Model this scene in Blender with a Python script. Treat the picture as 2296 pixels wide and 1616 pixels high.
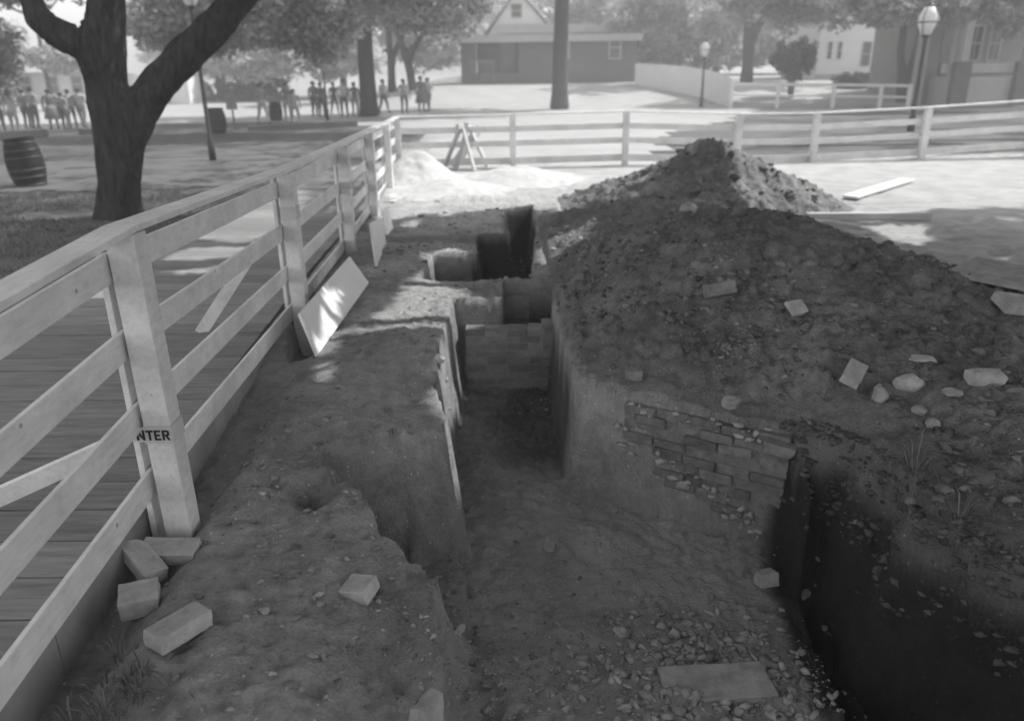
import bpy, bmesh, math, random
import numpy as np
from math import radians, sin, cos, pi, tan
from mathutils import Vector, Matrix
random.seed(7); RNG = np.random.default_rng(7)
for o in list(bpy.data.objects): bpy.data.objects.remove(o)
SC = bpy.context.scene; COL = SC.collection
# ---------------------------------------------------------------- camera
EYE = 2.15; PITCH = radians(20.57); ROLL = radians(-0.72)
cam = bpy.data.cameras.new('camera'); camo = bpy.data.objects.new('camera', cam); COL.objects.link(camo)
camo.location = (0, 0, EYE)
RM = Matrix.Rotation(pi/2-PITCH, 3, 'X') @ Matrix.Rotation(ROLL, 3, 'Z')
camo.rotation_euler = RM.to_euler()
cam.sensor_width = 36; cam.lens = 36*1740/2296; cam.clip_start = .05; cam.clip_end = 2000
cam.dof.use_dof = True; cam.dof.focus_distance = 3.9; cam.dof.aperture_fstop = 1.5
SC.camera = camo
# ---------------------------------------------------------------- light
SUN_EL = 52; SUN_AZ = 25                       # azimuth from +X towards +Y
S = Vector((cos(radians(SUN_EL))*cos(radians(SUN_AZ)), cos(radians(SUN_EL))*sin(radians(SUN_AZ)), sin(radians(SUN_EL))))
w = bpy.data.worlds.new('World'); SC.world = w; w.use_nodes = True
nt = w.node_tree; nt.nodes.clear()
sky = nt.nodes.new('ShaderNodeTexSky'); sky.sky_type = 'NISHITA'; sky.sun_disc = False
sky.sun_elevation = radians(SUN_EL); sky.sun_rotation = math.atan2(S.x, S.y)
bw = nt.nodes.new('ShaderNodeRGBToBW'); bg = nt.nodes.new('ShaderNodeBackground'); wo = nt.nodes.new('ShaderNodeOutputWorld')
nt.links.new(sky.outputs[0], bw.inputs[0]); nt.links.new(bw.outputs[0], bg.inputs[0]); nt.links.new(bg.outputs[0], wo.inputs[0])
bg.inputs[1].default_value = 0.15
sl = bpy.data.lights.new('sun', 'SUN'); sl.energy = 2.0; sl.angle = radians(.55); sl.color = (1, .99, .98)
so = bpy.data.objects.new('sun', sl); COL.objects.link(so); so.rotation_euler = S.to_track_quat('Z', 'Y').to_euler(); so.location = (10, 5, 20)
SC.view_settings.view_transform = 'Standard'; SC.view_settings.look = 'None'; SC.view_settings.gamma = 1
SC.view_settings.exposure = 1.7
SC.render.engine = 'CYCLES'
# ---------------------------------------------------------------- pixel (2296 wide grid of the photograph) to world
def ray(px, py): return RM @ Vector(((px-1148)/1740, -(py-808)/1740, -1))
def U(px, py, z=0):
    d = ray(px, py); t = (z-EYE)/d.z; return Vector((d.x*t, d.y*t, z))
def UY(px, py, Y):
    d = ray(px, py); t = Y/d.y; return Vector((d.x*t, Y, EYE+d.z*t))
# ---------------------------------------------------------------- noise
def hsh(ix, iy, s):
    n = (ix.astype(np.int64)*374761393 + iy.astype(np.int64)*668265263 + s*144665) & 0xffffffff
    n = ((n ^ (n >> 13))*1274126177) & 0xffffffff
    return ((n ^ (n >> 16)) & 0xffff)/65535.
def vn(x, y, s=0):
    ix = np.floor(x); iy = np.floor(y); fx = x-ix; fy = y-iy
    fx = fx*fx*(3-2*fx); fy = fy*fy*(3-2*fy)
    a = hsh(ix, iy, s); b = hsh(ix+1, iy, s); c = hsh(ix, iy+1, s); d = hsh(ix+1, iy+1, s)
    return (a+(b-a)*fx)*(1-fy)+(c+(d-c)*fx)*fy-.5
def fbm(x, y, f, o=4, s=0, g=.5):
    r = 0; a = 1
    for k in range(o): r = r+a*vn(x*f+17*k, y*f-9*k, s+k); f *= 2.07; a *= g
    return r
def clod(x, y, f, s=0):                       # rounded lumps
    X = x*f; Y = y*f; ix = np.floor(X); iy = np.floor(Y); best = np.zeros_like(X)
    for dx in (-1, 0, 1):
        for dy in (-1, 0, 1):
            cx = ix+dx; cy = iy+dy; jx = hsh(cx, cy, s+1); jy = hsh(cx, cy, s+2); r = .18+.5*hsh(cx, cy, s+3)**2.5
            d2 = ((X-cx-jx)**2+(Y-cy-jy)**2)/(r*r)
            best = np.maximum(best, np.sqrt(np.clip(1-d2, 0, 1))*r)
    return best/f
def sst(a, b, x): t = np.clip((x-a)/(b-a), 0, 1); return t*t*(3-2*t)
def inpoly(x, y, P):
    r = np.zeros(x.shape, bool); n = len(P)
    for i in range(n):
        x1, y1 = P[i][:2]; x2, y2 = P[(i+1) % n][:2]
        if y1 == y2: continue
        r ^= ((y1 > y) != (y2 > y)) & (x < (x2-x1)*(y-y1)/(y2-y1)+x1)
    return r
def sdf(x, y, P):                             # negative inside
    d = np.full(x.shape, 1e9); n = len(P)
    for i in range(n):
        x1, y1 = P[i][:2]; x2, y2 = P[(i+1) % n][:2]; ex = x2-x1; ey = y2-y1
        t = np.clip(((x-x1)*ex+(y-y1)*ey)/(ex*ex+ey*ey), 0, 1)
        d = np.minimum(d, (x-x1-t*ex)**2+(y-y1-t*ey)**2)
    d = np.sqrt(d); return np.where(inpoly(x, y, P), -d, d)
# ---------------------------------------------------------------- terrain heights
def ground0(x, y):
    g = -.14*sst(8, 14, y)+.14*sst(22, 31, y)
    rise = 1.15*sst(44, 61, y)*sst(-16, -4, x)+.7*sst(60, 110, y)*sst(-16, 0, x)
    return g+rise
PITS = [  # polygon, floor, batter, noise
 ([(-.44,4.50),(-.53,5.2),(-.60,6.3),(-.62,7.55),(.42,7.55),(.42,6.46),(.49,5.32),(1.10,4.92),(1.80,4.48),(1.80,4.2),(1.45,1.2),(-.2,1.2),(-.31,2.35),(-.40,3.10)], -.9, .10),
 ([(-.42,4.50),(-.75,4.52),(-1.22,4.34),(-1.05,3.9),(-.42,3.12),(0,3.3),(0,4.5)], -.85, .24),
 ([(-.06,7.5),(-.08,8.34),(.45,8.34),(.43,7.5)], -.9, .05),
 ([(-.46,8.4),(-.46,11.3),(-.07,11.3),(-.08,13.7),(.40,13.9),(.36,11.3),(.31,10.2),(.22,8.8),(.36,8.4)], -.95, .10),
 ([(-1.02,8.25),(-.4,8.25),(-.4,9.62),(-.98,9.58)], -.85, .09),
 ([(-2.0,10.55),(-.4,10.40),(-.4,11.25),(-1.9,11.1)], -.5, .12),
 ([(1.80,4.45),(2.02,4.22),(2.10,3.75),(2.05,3.4),(2.22,3.1),(2.32,2.85),(2.5,2.3),(2.6,.9),(1.22,.9),(1.42,2.6),(1.64,3.6),(1.74,4.3)], -4.0, .10),
 ([(-2.0,6.75),(-1.95,8.7),(-1.66,8.5),(-1.60,5.95),(-1.78,5.85),(-1.92,6.3)], -.34, .05),
]
RIM0 = (.42, 5.0)
def H(x, y):
    near = sst(-3.5, -2.2, x)*(1-sst(6.5, 8, x))*(1-sst(14.5, 17, y))
    g = ground0(x, y)+near*(.05*fbm(x, y, .9, 3, 5)+.035*fbm(x, y, 5, 4, 9)+.35*clod(x+.03*fbm(x,y,11,2,3), y, 8, 30)*np.clip(.3+1.3*fbm(x, y, 1.3, 2, 31), 0, 1)+.7*clod(x+.01*fbm(x,y,31,2,3), y, 27, 35)*np.clip(.3+1.8*fbm(x, y, 2.2, 2, 39), 0, 1)-.05*np.clip(fbm(x, y, 9, 3, 37)-.14, 0, 1)+.016*fbm(x, y, 24, 3, 61))
    g = g-.05*sst(0, 1, (2.5-y))-.10*np.exp(-((x+.75)**2/.10+(y-5.3)**2/.5))+.09*np.exp(-((x+.95)**2/.16+(y-5.9)**2/.22))*near
    g = g-.14*np.exp(-((x+.55)**2/.05+(y-2.6)**2/.9))-.13*sst(-1.5, -1.72, x)*sst(6, 4.5, y)*near-.16*np.exp(-((x+1.08)**2/.012+(y-3.72)**2/.03))-.07*np.exp(-((x+1.25)**2/.02+(y-4.3)**2/.05))-.3*np.exp(-((x+.405)**2/.0012+(y-3.27)**2/.012))
    gs = ground0(x, y)+near*.05*fbm(x, y, .9, 3, 5)
    wx = x+.10*fbm(x, y, 1.6, 3, 40)*near+.045*fbm(x, y, 6, 3, 44)*(x < .2); wy = y+.10*fbm(x, y, 1.6, 3, 41)*near+.02*fbm(x, y, 6, 3, 45)*(x < .2)
    for i, (P, f, b) in enumerate(PITS):
        if i in (2, 3, 4, 5): d = sdf(x+.05*fbm(x, y, 1.4, 2, 49), y+.05*fbm(x, y, 1.6, 2, 50), P)
        else: d = sdf(wx, wy, P)
        if i == 0:
            # crisp dug face along the brick wall on the right, ragged face on the left
            d = np.where(x > .3, sdf(x+.03*fbm(x, y, 2.2, 2, 4), y, P), d)
            fl = f+.34*sst(4.0, 2.3, y)+.03*fbm(x, y, 1.3, 2, 70)
            fl = fl+.04*fbm(x, y, 6, 4, 77)+.03*fbm(x, y, 19, 3, 75)+.5*clod(x+.02*fbm(x,y,20,2,3), y, 22, 76)*np.clip(.5+2*fbm(x,y,1.7,2,74), 0, 1)+.5*clod(x, y, 10, 78)*sst(-.1, .25, fbm(x, y, .9, 2, 79)+.35*sst(3.6, 2.6, y))
            fl = fl+.10*np.exp(-((x-.55)**2/.12+(y-4.55)**2/.04))
            bb = np.where(x < .2, .11, .055)
            bb = np.where((y < 3.3) & (x < .4), .16, bb)
        else:
            if i == 1: d = d+.09*fbm(x, y, 4.5, 4, 52)+.3*clod(x, y, 6, 53)
            fl = f+.05*fbm(x, y, 2, 3, 80+i)+.25*clod(x, y, 8, 90+i); bb = b
            if i == 6:
                e = x-np.interp(y, [.9, 2.6, 3.6, 4.3], [1.22, 1.42, 1.64, 1.74]); bb = .09+.36*np.maximum(sst(.06, .22, e), sst(3.9, 4.15, y))
                q = .16*sst(.05, .4, e); d = sdf(x+q*fbm(x, y, 2.4, 2, 47), y+q*fbm(x, y, 2.4, 2, 48), P)
        t = np.clip(-d/bb, 0, 1); t = t**1.7 if i == 6 else t**.8
        k = sst(0, .10, t); flt = f+(fl-f)*sst(.5, 1, t) if i == 0 else fl
        g = np.where(d < 0, np.minimum(g, (g*(1-k)+gs*k)*(1-t)+flt*t), g)
    return g
# mounds as smooth interpolated surfaces through control points
def tps(P):
    P = np.array(P, float); n = len(P)
    r = np.hypot(P[:, None, 0]-P[None, :, 0], P[:, None, 1]-P[None, :, 1])
    A = np.zeros((n+3, n+3)); A[:n, :n] = r+np.eye(n)*.05; A[:n, n] = 1; A[:n, n+1:] = P[:, :2]; A[n, :n] = 1; A[n+1:, :n] = P[:, :2].T
    c = np.linalg.solve(A, np.r_[P[:, 2], 0, 0, 0])
    def f(x, y):
        v = c[n]+c[n+1]*x+c[n+2]*y
        for i in range(n): v = v+c[i]*np.hypot(x-P[i, 0], y-P[i, 1])
        return v
    return f
M1P = [(.55,5.45,.0),(1.15,5.05,.03),(1.85,4.62,.03),(2.15,4.25,.03),(2.2,3.75,.05),(2.17,3.4,.04),(2.35,3.1,.02),(2.5,2.75,.0),(2.9,2.2,.0),(3.4,2.9,.1),(3.0,3.6,.16),
 (.45,6.5,.02),(.40,7.6,.03),(.42,8.6,.03),(.50,9.6,.05),(.55,10.6,.06),(.6,11.8,.05),(1.0,10.6,.22),(1.8,11.0,.30),(2.8,10.8,.28),(1.4,12.0,.18),(2.6,12.2,.2),(3.8,11.6,.0),(1.2,13.1,-.1),(2.6,13.3,.0),(4.0,10.0,.05),(3.4,9.6,.12),(4.9,9.4,-.08),(4.2,8.6,-.05),(5.0,7.5,-.05),(5.3,6,-.05),(5.5,4.5,-.05),(5.3,3,-.05),
 (.86,8,.40),(1.37,7.8,.66),(2.09,7.2,.93),(2.6,6.9,.91),(3.1,6.2,.72),(3.82,5.6,.50),(4.5,5,.25),
 (1.2,6.3,.42),(1.8,5.8,.52),(2.5,5.2,.52),(3.2,4.6,.42),(.8,6.9,.30),(1.3,8.7,.45),(2.2,8.4,.5),(3.2,7.6,.4),(2.9,4.0,.25)]
M2P = [(.9,14.3,-.1),(1.3,13.2,-.1),(2.2,12.0,-.08),(3.3,11.6,-.08),(4.5,11.9,-.1),(5.5,12.7,-.15),(6.1,13.6,-.2),(5.6,15.2,-.2),(4.2,16.2,-.2),(2.5,16,-.2),(1.2,15.3,-.15),
 (3.46,13.6,.97),(2.54,13.4,.50),(4.24,13.6,.69),(4.99,13.4,.22),(3.3,12.7,.5),(3.6,14.8,.4),(1.7,13.9,.12),(3.1,13.5,.83),(3.8,13.6,.86)]
f1 = tps(M1P); f2 = tps(M2P)
def M1(x, y):
    b = f1(x, y); k = sst(-.02, .12, b)
    z = b+k*(.09*fbm(x, y, 1.7, 3, 11)+.06*fbm(x, y, 6, 3, 12)+.75*clod(x+.03*fbm(x,y,11,2,3), y+.03*fbm(x,y,11,2,6), 8, 13)*np.clip(.45+1.3*fbm(x, y, 1.2, 2, 15), 0, 1)+.6*clod(x+.02*fbm(x,y,19,2,3), y, 17, 14)*np.clip(.6+fbm(x, y, 2.2, 2, 18), 0, 1)+.9*clod(x+.01*fbm(x,y,31,2,3), y, 29, 15)*np.clip(.6+1.5*fbm(x, y, 3.2, 2, 19), 0, 1)-.05*np.clip(fbm(x, y, 11, 3, 17)-.12, 0, 1)+.02*fbm(x, y, 30, 3, 16))
    far = np.maximum(np.abs(x-2.9)-2.7, np.abs(y-7.4)-5.5)
    z = z-sst(-.3, .3, far)*2
    # keep out of the pits
    d = np.minimum(np.minimum(sdf(x, y, PITS[0][0]), sdf(x, y, PITS[3][0])), sdf(x, y, PITS[6][0]))
    return z-np.maximum(sst(.07, -.02, d), sst(-.10, -.22, H(x, y)-ground0(x, y)))*8
def M2(x, y):
    b = f2(x, y); k = sst(-.15, .0, b)
    z = b+k*(.13*fbm(x, y, 1.9, 3, 21)+.09*fbm(x, y, 6, 3, 22)+.55*clod(x, y, 4.5, 23)*np.clip(.4+1.2*fbm(x, y, 1.1, 2, 28), 0, 1)+.5*clod(x, y, 11, 24)+.8*clod(x, y, 24, 26)-.12*np.clip(fbm(x, y, 6, 3, 27)-.1, 0, 1)+.03*fbm(x,y,22,2,25))
    far = np.maximum(np.abs(x-3.5)-2.9, np.abs(y-13.9)-2.5)
    z = z-sst(-.3, .3, far)*2
    return z-sst(.07, -.02, sdf(x, y, PITS[3][0]))*8
def HT(x, y):
    x = np.atleast_1d(np.asarray(x, float)); y = np.atleast_1d(np.asarray(y, float))
    z = H(x, y)
    a = (x > 0) & (x < 7) & (y < 17)
    if a.any():
        z[a] = np.maximum(z[a], np.maximum(M1(x[a], y[a]), M2(x[a], y[a])))
    return z
def ht(x, y): return float(HT(x, y)[0])
def on(px, py):                               # first surface point under a pixel
    d = ray(px, py); ts = np.geomspace(1.8, 110, 2600)
    x = d.x*ts; y = d.y*ts; z = EYE+d.z*ts; h = HT(x, y); i = int(np.argmax(z < h))
    if not (z < h).any(): i = len(ts)-1
    t = ts[i]; return Vector((d.x*t, d.y*t, float(h[i])))
# ---------------------------------------------------------------- materials (the photograph is black and white)
def newmat(name):
    m = bpy.data.materials.new(name); m.use_nodes = True; n = m.node_tree; n.nodes.clear()
    out = n.nodes.new('ShaderNodeOutputMaterial'); b = n.nodes.new('ShaderNodeBsdfPrincipled'); n.links.new(b.outputs[0], out.inputs[0])
    return m, n, b, out
def nz(n, scale, detail=6, rough=.6, vec=None, dist=0):
    t = n.nodes.new('ShaderNodeTexNoise'); t.inputs['Scale'].default_value = scale; t.inputs['Detail'].default_value = detail
    t.inputs['Roughness'].default_value = rough; t.inputs['Distortion'].default_value = dist
    if vec: n.links.new(vec, t.inputs['Vector'])
    return t.outputs[0]
def ramp(n, fac, pts):
    r = n.nodes.new('ShaderNodeValToRGB'); e = r.color_ramp.elements
    while len(e) < len(pts): e.new(.5)
    for k, (p, v) in enumerate(pts): e[k].position = p; e[k].color = (v, v, v, 1)
    n.links.new(fac, r.inputs[0]); return r.outputs[0]
def mth(n, op, a, b=None):
    m = n.nodes.new('ShaderNodeMath'); m.operation = op
    for k, v in enumerate((a, b)):
        if v is None: continue
        if isinstance(v, (int, float)): m.inputs[k].default_value = v
        else: n.links.new(v, m.inputs[k])
    return m.outputs[0]
def bump(n, b, h, strength=.5, dist=.02):
    u = n.nodes.new('ShaderNodeBump'); u.inputs['Strength'].default_value = strength; u.inputs['Distance'].default_value = dist
    n.links.new(h, u.inputs['Height']); n.links.new(u.outputs[0], b.inputs['Normal'])
def mat(name, lo, hi, scale=6, rough=.85, bs=.3, bd=.01, stretch=None, detail=6, spec=.3, island=0, metal=0, obj=True):
    m, n, b, o = newmat(name)
    tc = n.nodes.new('ShaderNodeTexCoord'); vec = tc.outputs['Object']
    if stretch:
        mp = n.nodes.new('ShaderNodeMapping'); mp.inputs['Scale'].default_value = stretch; n.links.new(vec, mp.inputs[0]); vec = mp.outputs[0]
    a = nz(n, scale, detail, .62, vec); c = ramp(n, a, [(.28, lo), (.72, hi)])
    if island:
        g = n.nodes.new('ShaderNodeNewGeometry'); r = g.outputs['Random Per Island']
        k = mth(n, 'ADD', mth(n, 'MULTIPLY', r, island), 1-island/2)
        c = mth(n, 'MULTIPLY', c, k)
    n.links.new(c, b.inputs['Base Color']); b.inputs['Roughness'].default_value = rough; b.inputs['Specular IOR Level'].default_value = spec
    b.inputs['Metallic'].default_value = metal
    if bs: bump(n, b, nz(n, scale*3, 5, .6, vec), bs, bd)
    return m
def earth(name, lo, mid, hi, sand=False):
    m, n, b, o = newmat(name)
    g = n.nodes.new('ShaderNodeNewGeometry'); p = g.outputs['Position']
    a = nz(n, 1.1, 5, .6, p); c = nz(n, 9, 8, .68, p); d = nz(n, 55, 6, .7, p)
    v = mth(n, 'ADD', mth(n, 'MULTIPLY', a, .42), mth(n, 'ADD', mth(n, 'MULTIPLY', c, .36), mth(n, 'MULTIPLY', d, .26)))
    col = ramp(n, v, [(.36, lo), (.51, mid), (.66, hi)])
    # pale specks: mortar crumbs, shell and brick dust
    vo = n.nodes.new('ShaderNodeTexVoronoi'); vo.inputs['Scale'].default_value = 26; vo.inputs['Randomness'].default_value = 1; n.links.new(p, vo.inputs['Vector'])
    sel = n.nodes.new('ShaderNodeSeparateColor'); n.links.new(vo.outputs['Color'], sel.inputs[0])
    speck = mth(n, 'MULTIPLY', mth(n, 'LESS_THAN', vo.outputs['Distance'], .17), mth(n, 'GREATER_THAN', sel.outputs[0], .88))
    col = mth(n, 'ADD', mth(n, 'MULTIPLY', col, 1), mth(n, 'MULTIPLY', speck, hi*.7))
    if sand:
        at = n.nodes.new('ShaderNodeAttribute'); at.attribute_name = 'sand'; at2 = n.nodes.new('ShaderNodeAttribute'); at2.attribute_name = 'turf'
        s = ramp(n, nz(n, 2.3, 7, .65, p), [(.3, .36), (.7, .54)])
        t = ramp(n, mth(n, 'ADD', mth(n, 'MULTIPLY', nz(n, .35, 4, .6, p), .5), mth(n, 'MULTIPLY', nz(n, 14, 7, .7, p), .5)), [(.35, .07), (.6, .17)])
        mx = n.nodes.new('ShaderNodeMix'); mx.data_type = 'FLOAT'; n.links.new(at.outputs['Fac'], mx.inputs[0]); n.links.new(col, mx.inputs[2]); n.links.new(s, mx.inputs[3])
        m2 = n.nodes.new('ShaderNodeMix'); m2.data_type = 'FLOAT'; n.links.new(at2.outputs['Fac'], m2.inputs[0]); n.links.new(mx.outputs[0], m2.inputs[2]); n.links.new(t, m2.inputs[3])
        col = m2.outputs[0]
    ad = n.nodes.new('ShaderNodeAttribute'); ad.attribute_name = 'shade_darksoil'; col = mth(n, 'MULTIPLY', col, mth(n, 'SUBTRACT', 1, mth(n, 'MULTIPLY', ad.outputs['Fac'], .92)))   # shade of pits and trench painted into the colour, plus dark rim soil
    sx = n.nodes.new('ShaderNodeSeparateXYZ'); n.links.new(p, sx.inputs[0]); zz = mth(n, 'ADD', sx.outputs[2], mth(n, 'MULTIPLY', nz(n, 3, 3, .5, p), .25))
    mr = n.nodes.new('ShaderNodeMapRange'); mr.inputs[1].default_value = -1.15; mr.inputs[2].default_value = -.82; mr.inputs[3].default_value = .22; mr.inputs[4].default_value = 1; n.links.new(zz, mr.inputs[0]); col = mth(n, 'MULTIPLY', col, mr.outputs[0])   # deep pit shade painted as darker soil below about a metre
    n.links.new(col, b.inputs['Base Color']); b.inputs['Roughness'].default_value = .95; b.inputs['Specular IOR Level'].default_value = .15
    bump(n, b, mth(n, 'ADD', mth(n, 'MULTIPLY', c, .6), mth(n, 'MULTIPLY', d, .45)), 1, .055)
    return m
def leafmat(name, lo, hi, tr=.5):
    m = bpy.data.materials.new(name); m.use_nodes = True; n = m.node_tree; n.nodes.clear()
    o = n.nodes.new('ShaderNodeOutputMaterial'); d = n.nodes.new('ShaderNodeBsdfDiffuse'); t = n.nodes.new('ShaderNodeBsdfTranslucent'); x = n.nodes.new('ShaderNodeMixShader')
    g = n.nodes.new('ShaderNodeNewGeometry'); k = ramp(n, g.outputs['Random Per Island'], [(0, lo), (1, hi)])
    n.links.new(k, d.inputs[0]); n.links.new(k, t.inputs[0]); x.inputs[0].default_value = tr
    n.links.new(d.outputs[0], x.inputs[1]); n.links.new(t.outputs[0], x.inputs[2]); n.links.new(x.outputs[0], o.inputs[0]); return m
MT = dict(
 brickd=mat('soiled brick', .17, .30, 9, .95, .9, .01, island=.5), beddirt=mat('soiled joints', .22, .36, 12, .95, .9, .01),
 soil=earth('soil', .17, .34, .54, True), mound=earth('spoil soil', .08, .20, .38), clods=mat('clods', .17, .36, 9, island=.8, bs=.9),
 paint=mat('white paint', .62, .78, 3.0, .5, .12, .004, (6, 1, 1)), paintpost=mat('white painted post', .60, .76, 4, .5, .15, .004, (6, 6, 1)),
 plank=mat('weathered planks', .15, .29, 3, .8, .5, .006, (1, 9, 4), island=.35), edge=mat('walk edging', .2, .32, 4, .8, .3),
 darkclod=mat('dark clods', .05, .13, 9, island=1.0, bs=.8), moundclod=mat('mound clods', .08, .22, 9, island=1.0, bs=.9), rubble=mat('mortar rubble', .25, .44, 9, island=.6, bs=.6),  # pit wall clods are darker, to match the side of the deep pit
 brick=mat('old brick', .11, .25, 14, .9, .7, .006, island=.55), brickpale=mat('pale brick', .28, .52, 12, .9, .6, .006), mortarw=mat('dirty mortar', .13, .30, 20, .95, .9, .01), mortar=mat('lime mortar', .3, .5, 16, .95, .7, .008),
 bark=mat('bark', .02, .12, 4, .95, 1.0, .12, (4, 4, .8), 10), barkfar=mat('far bark', .045, .10, 4, .95, .6, .04, (3, 3, .8)),
 iron=mat('dark iron', .03, .06, 8, .5, .1), glass=mat('lamp glass', .75, .85, 2, .25, 0), stave=mat('oak staves', .010, .025, 3, .8, .4, .004, (8, 8, .6)), hoop=mat('iron hoop', .025, .05, 10, .5, .2, spec=.5),
 wallb=mat('dark clapboard', .12, .16, 2, .9, .1), wallw=mat('white clapboard', .72, .82, 2, .8, .1), trim=mat('trim paint', .42, .5, 3, .6, 0), dark=mat('dark opening', .03, .05, 2, .5, 0),
 pane=mat('window glass', .04, .07, 2, .12, 0, spec=.6), roof=mat('roof shingle', .2, .3, 6, .9, .3), grey=mat('grey siding', .22, .28, 2, .85, .1),
 path=mat('gravel path', .08, .14, 1.6, .95, .5, .01, detail=9), stone=mat('rubble stone', .22, .42, 9, .9, .6, .01), board=mat('white board', .72, .8, 3, .5, .1),
 timber=mat('old timber', .10, .19, 3, .9, .6, .008, (1, 8, 8)), timberpale=mat('sawn timber', .4, .55, 3, .8, .3, .005, (1, 6, 6)),
 lime=mat('lime sand', .42, .56, 5, .95, .6, .02), ink=mat('black lettering', .02, .03, 3, .6, 0), tape=mat('paper notice', .50, .58, 4, .7, .1),
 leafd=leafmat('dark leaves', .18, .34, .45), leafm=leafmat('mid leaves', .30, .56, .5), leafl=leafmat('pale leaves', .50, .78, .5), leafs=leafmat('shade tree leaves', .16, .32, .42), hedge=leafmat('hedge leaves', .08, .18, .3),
 grass=leafmat('grass blades', .10, .30, .3), straw=leafmat('dry blades', .25, .45, .3),
 skin=mat('skin', .3, .36, 3, .6, 0), hair=mat('hair', .03, .07, 9, .7, .2), blk=mat('dark cloth', .10, .16, 6, .9, .2), gry=mat('grey cloth', .28, .38, 6, .9, .2), mid=mat('mid cloth', .17, .25, 6, .9, .2), lit=mat('pale cloth', .45, .55, 6, .9, .2), wht=mat('white cloth', .65, .75, 6, .9, .2), shoe=mat('shoes', .04, .06, 6, .6, 0))
def grimy(nm, lo, hi):
    m, n, b, o = newmat(nm); tc = n.nodes.new('ShaderNodeTexCoord'); v = tc.outputs['Object']
    mp = n.nodes.new('ShaderNodeMapping'); mp.inputs['Scale'].default_value = (5, 1.2, 5); n.links.new(v, mp.inputs[0])
    big = ramp(n, nz(n, 2.2, 5, .65, v), [(.33, lo), (.62, hi)]); fine = ramp(n, nz(n, 7, 8, .7, mp.outputs[0]), [(.30, .82), (.55, 1)])
    vo = n.nodes.new('ShaderNodeTexVoronoi'); vo.inputs['Scale'].default_value = 4.5; n.links.new(v, vo.inputs['Vector']); kn = ramp(n, vo.outputs['Distance'], [(.035, .45), (.06, 1)])
    c = mth(n, 'MULTIPLY', mth(n, 'MULTIPLY', big, fine), kn); n.links.new(c, b.inputs['Base Color']); b.inputs['Roughness'].default_value = .55; b.inputs['Specular IOR Level'].default_value = .3
    bump(n, b, nz(n, 9, 8, .7, mp.outputs[0]), .35, .006); return m
MT['paint'] = grimy('weathered white paint', .62, .82); MT['paintpost'] = grimy('weathered white paint on posts', .60, .80)
# ---------------------------------------------------------------- object helpers
def props(o, label=None, cat=None, group=None, kind=None):
    if label: o['label'] = label
    if cat: o['category'] = cat
    if group: o['group'] = group
    if kind: o['kind'] = kind
    return o
def empty(name, loc, rz=0, **k):
    o = bpy.data.objects.new(name, None); COL.objects.link(o); o.location = loc; o.rotation_euler = (0, 0, rz); o.empty_display_size = .2
    return props(o, **k)
def link(name, me, m, parent=None, smooth=False, loc=None, **k):
    if m is not None and len(me.materials) == 0: me.materials.append(MT[m] if isinstance(m, str) else m)
    if smooth: me.polygons.foreach_set('use_smooth', [True]*len(me.polygons))
    o = bpy.data.objects.new(name, me); COL.objects.link(o)
    if parent: o.parent = parent
    if loc is not None: o.location = loc
    return props(o, **k)
def npmesh(name, V, Fq, smooth=False):
    me = bpy.data.meshes.new(name); V = np.asarray(V, np.float32); Fq = np.asarray(Fq, np.int32); k = Fq.shape[1]
    me.vertices.add(len(V)); me.vertices.foreach_set('co', V.ravel()); me.loops.add(Fq.size); me.loops.foreach_set('vertex_index', Fq.ravel())
    me.polygons.add(len(Fq)); me.polygons.foreach_set('loop_start', np.arange(0, Fq.size, k, dtype=np.int32)); me.polygons.foreach_set('loop_total', np.full(len(Fq), k, np.int32))
    if smooth: me.polygons.foreach_set('use_smooth', np.ones(len(Fq), bool))
    me.update(calc_edges=True); return me
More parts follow.
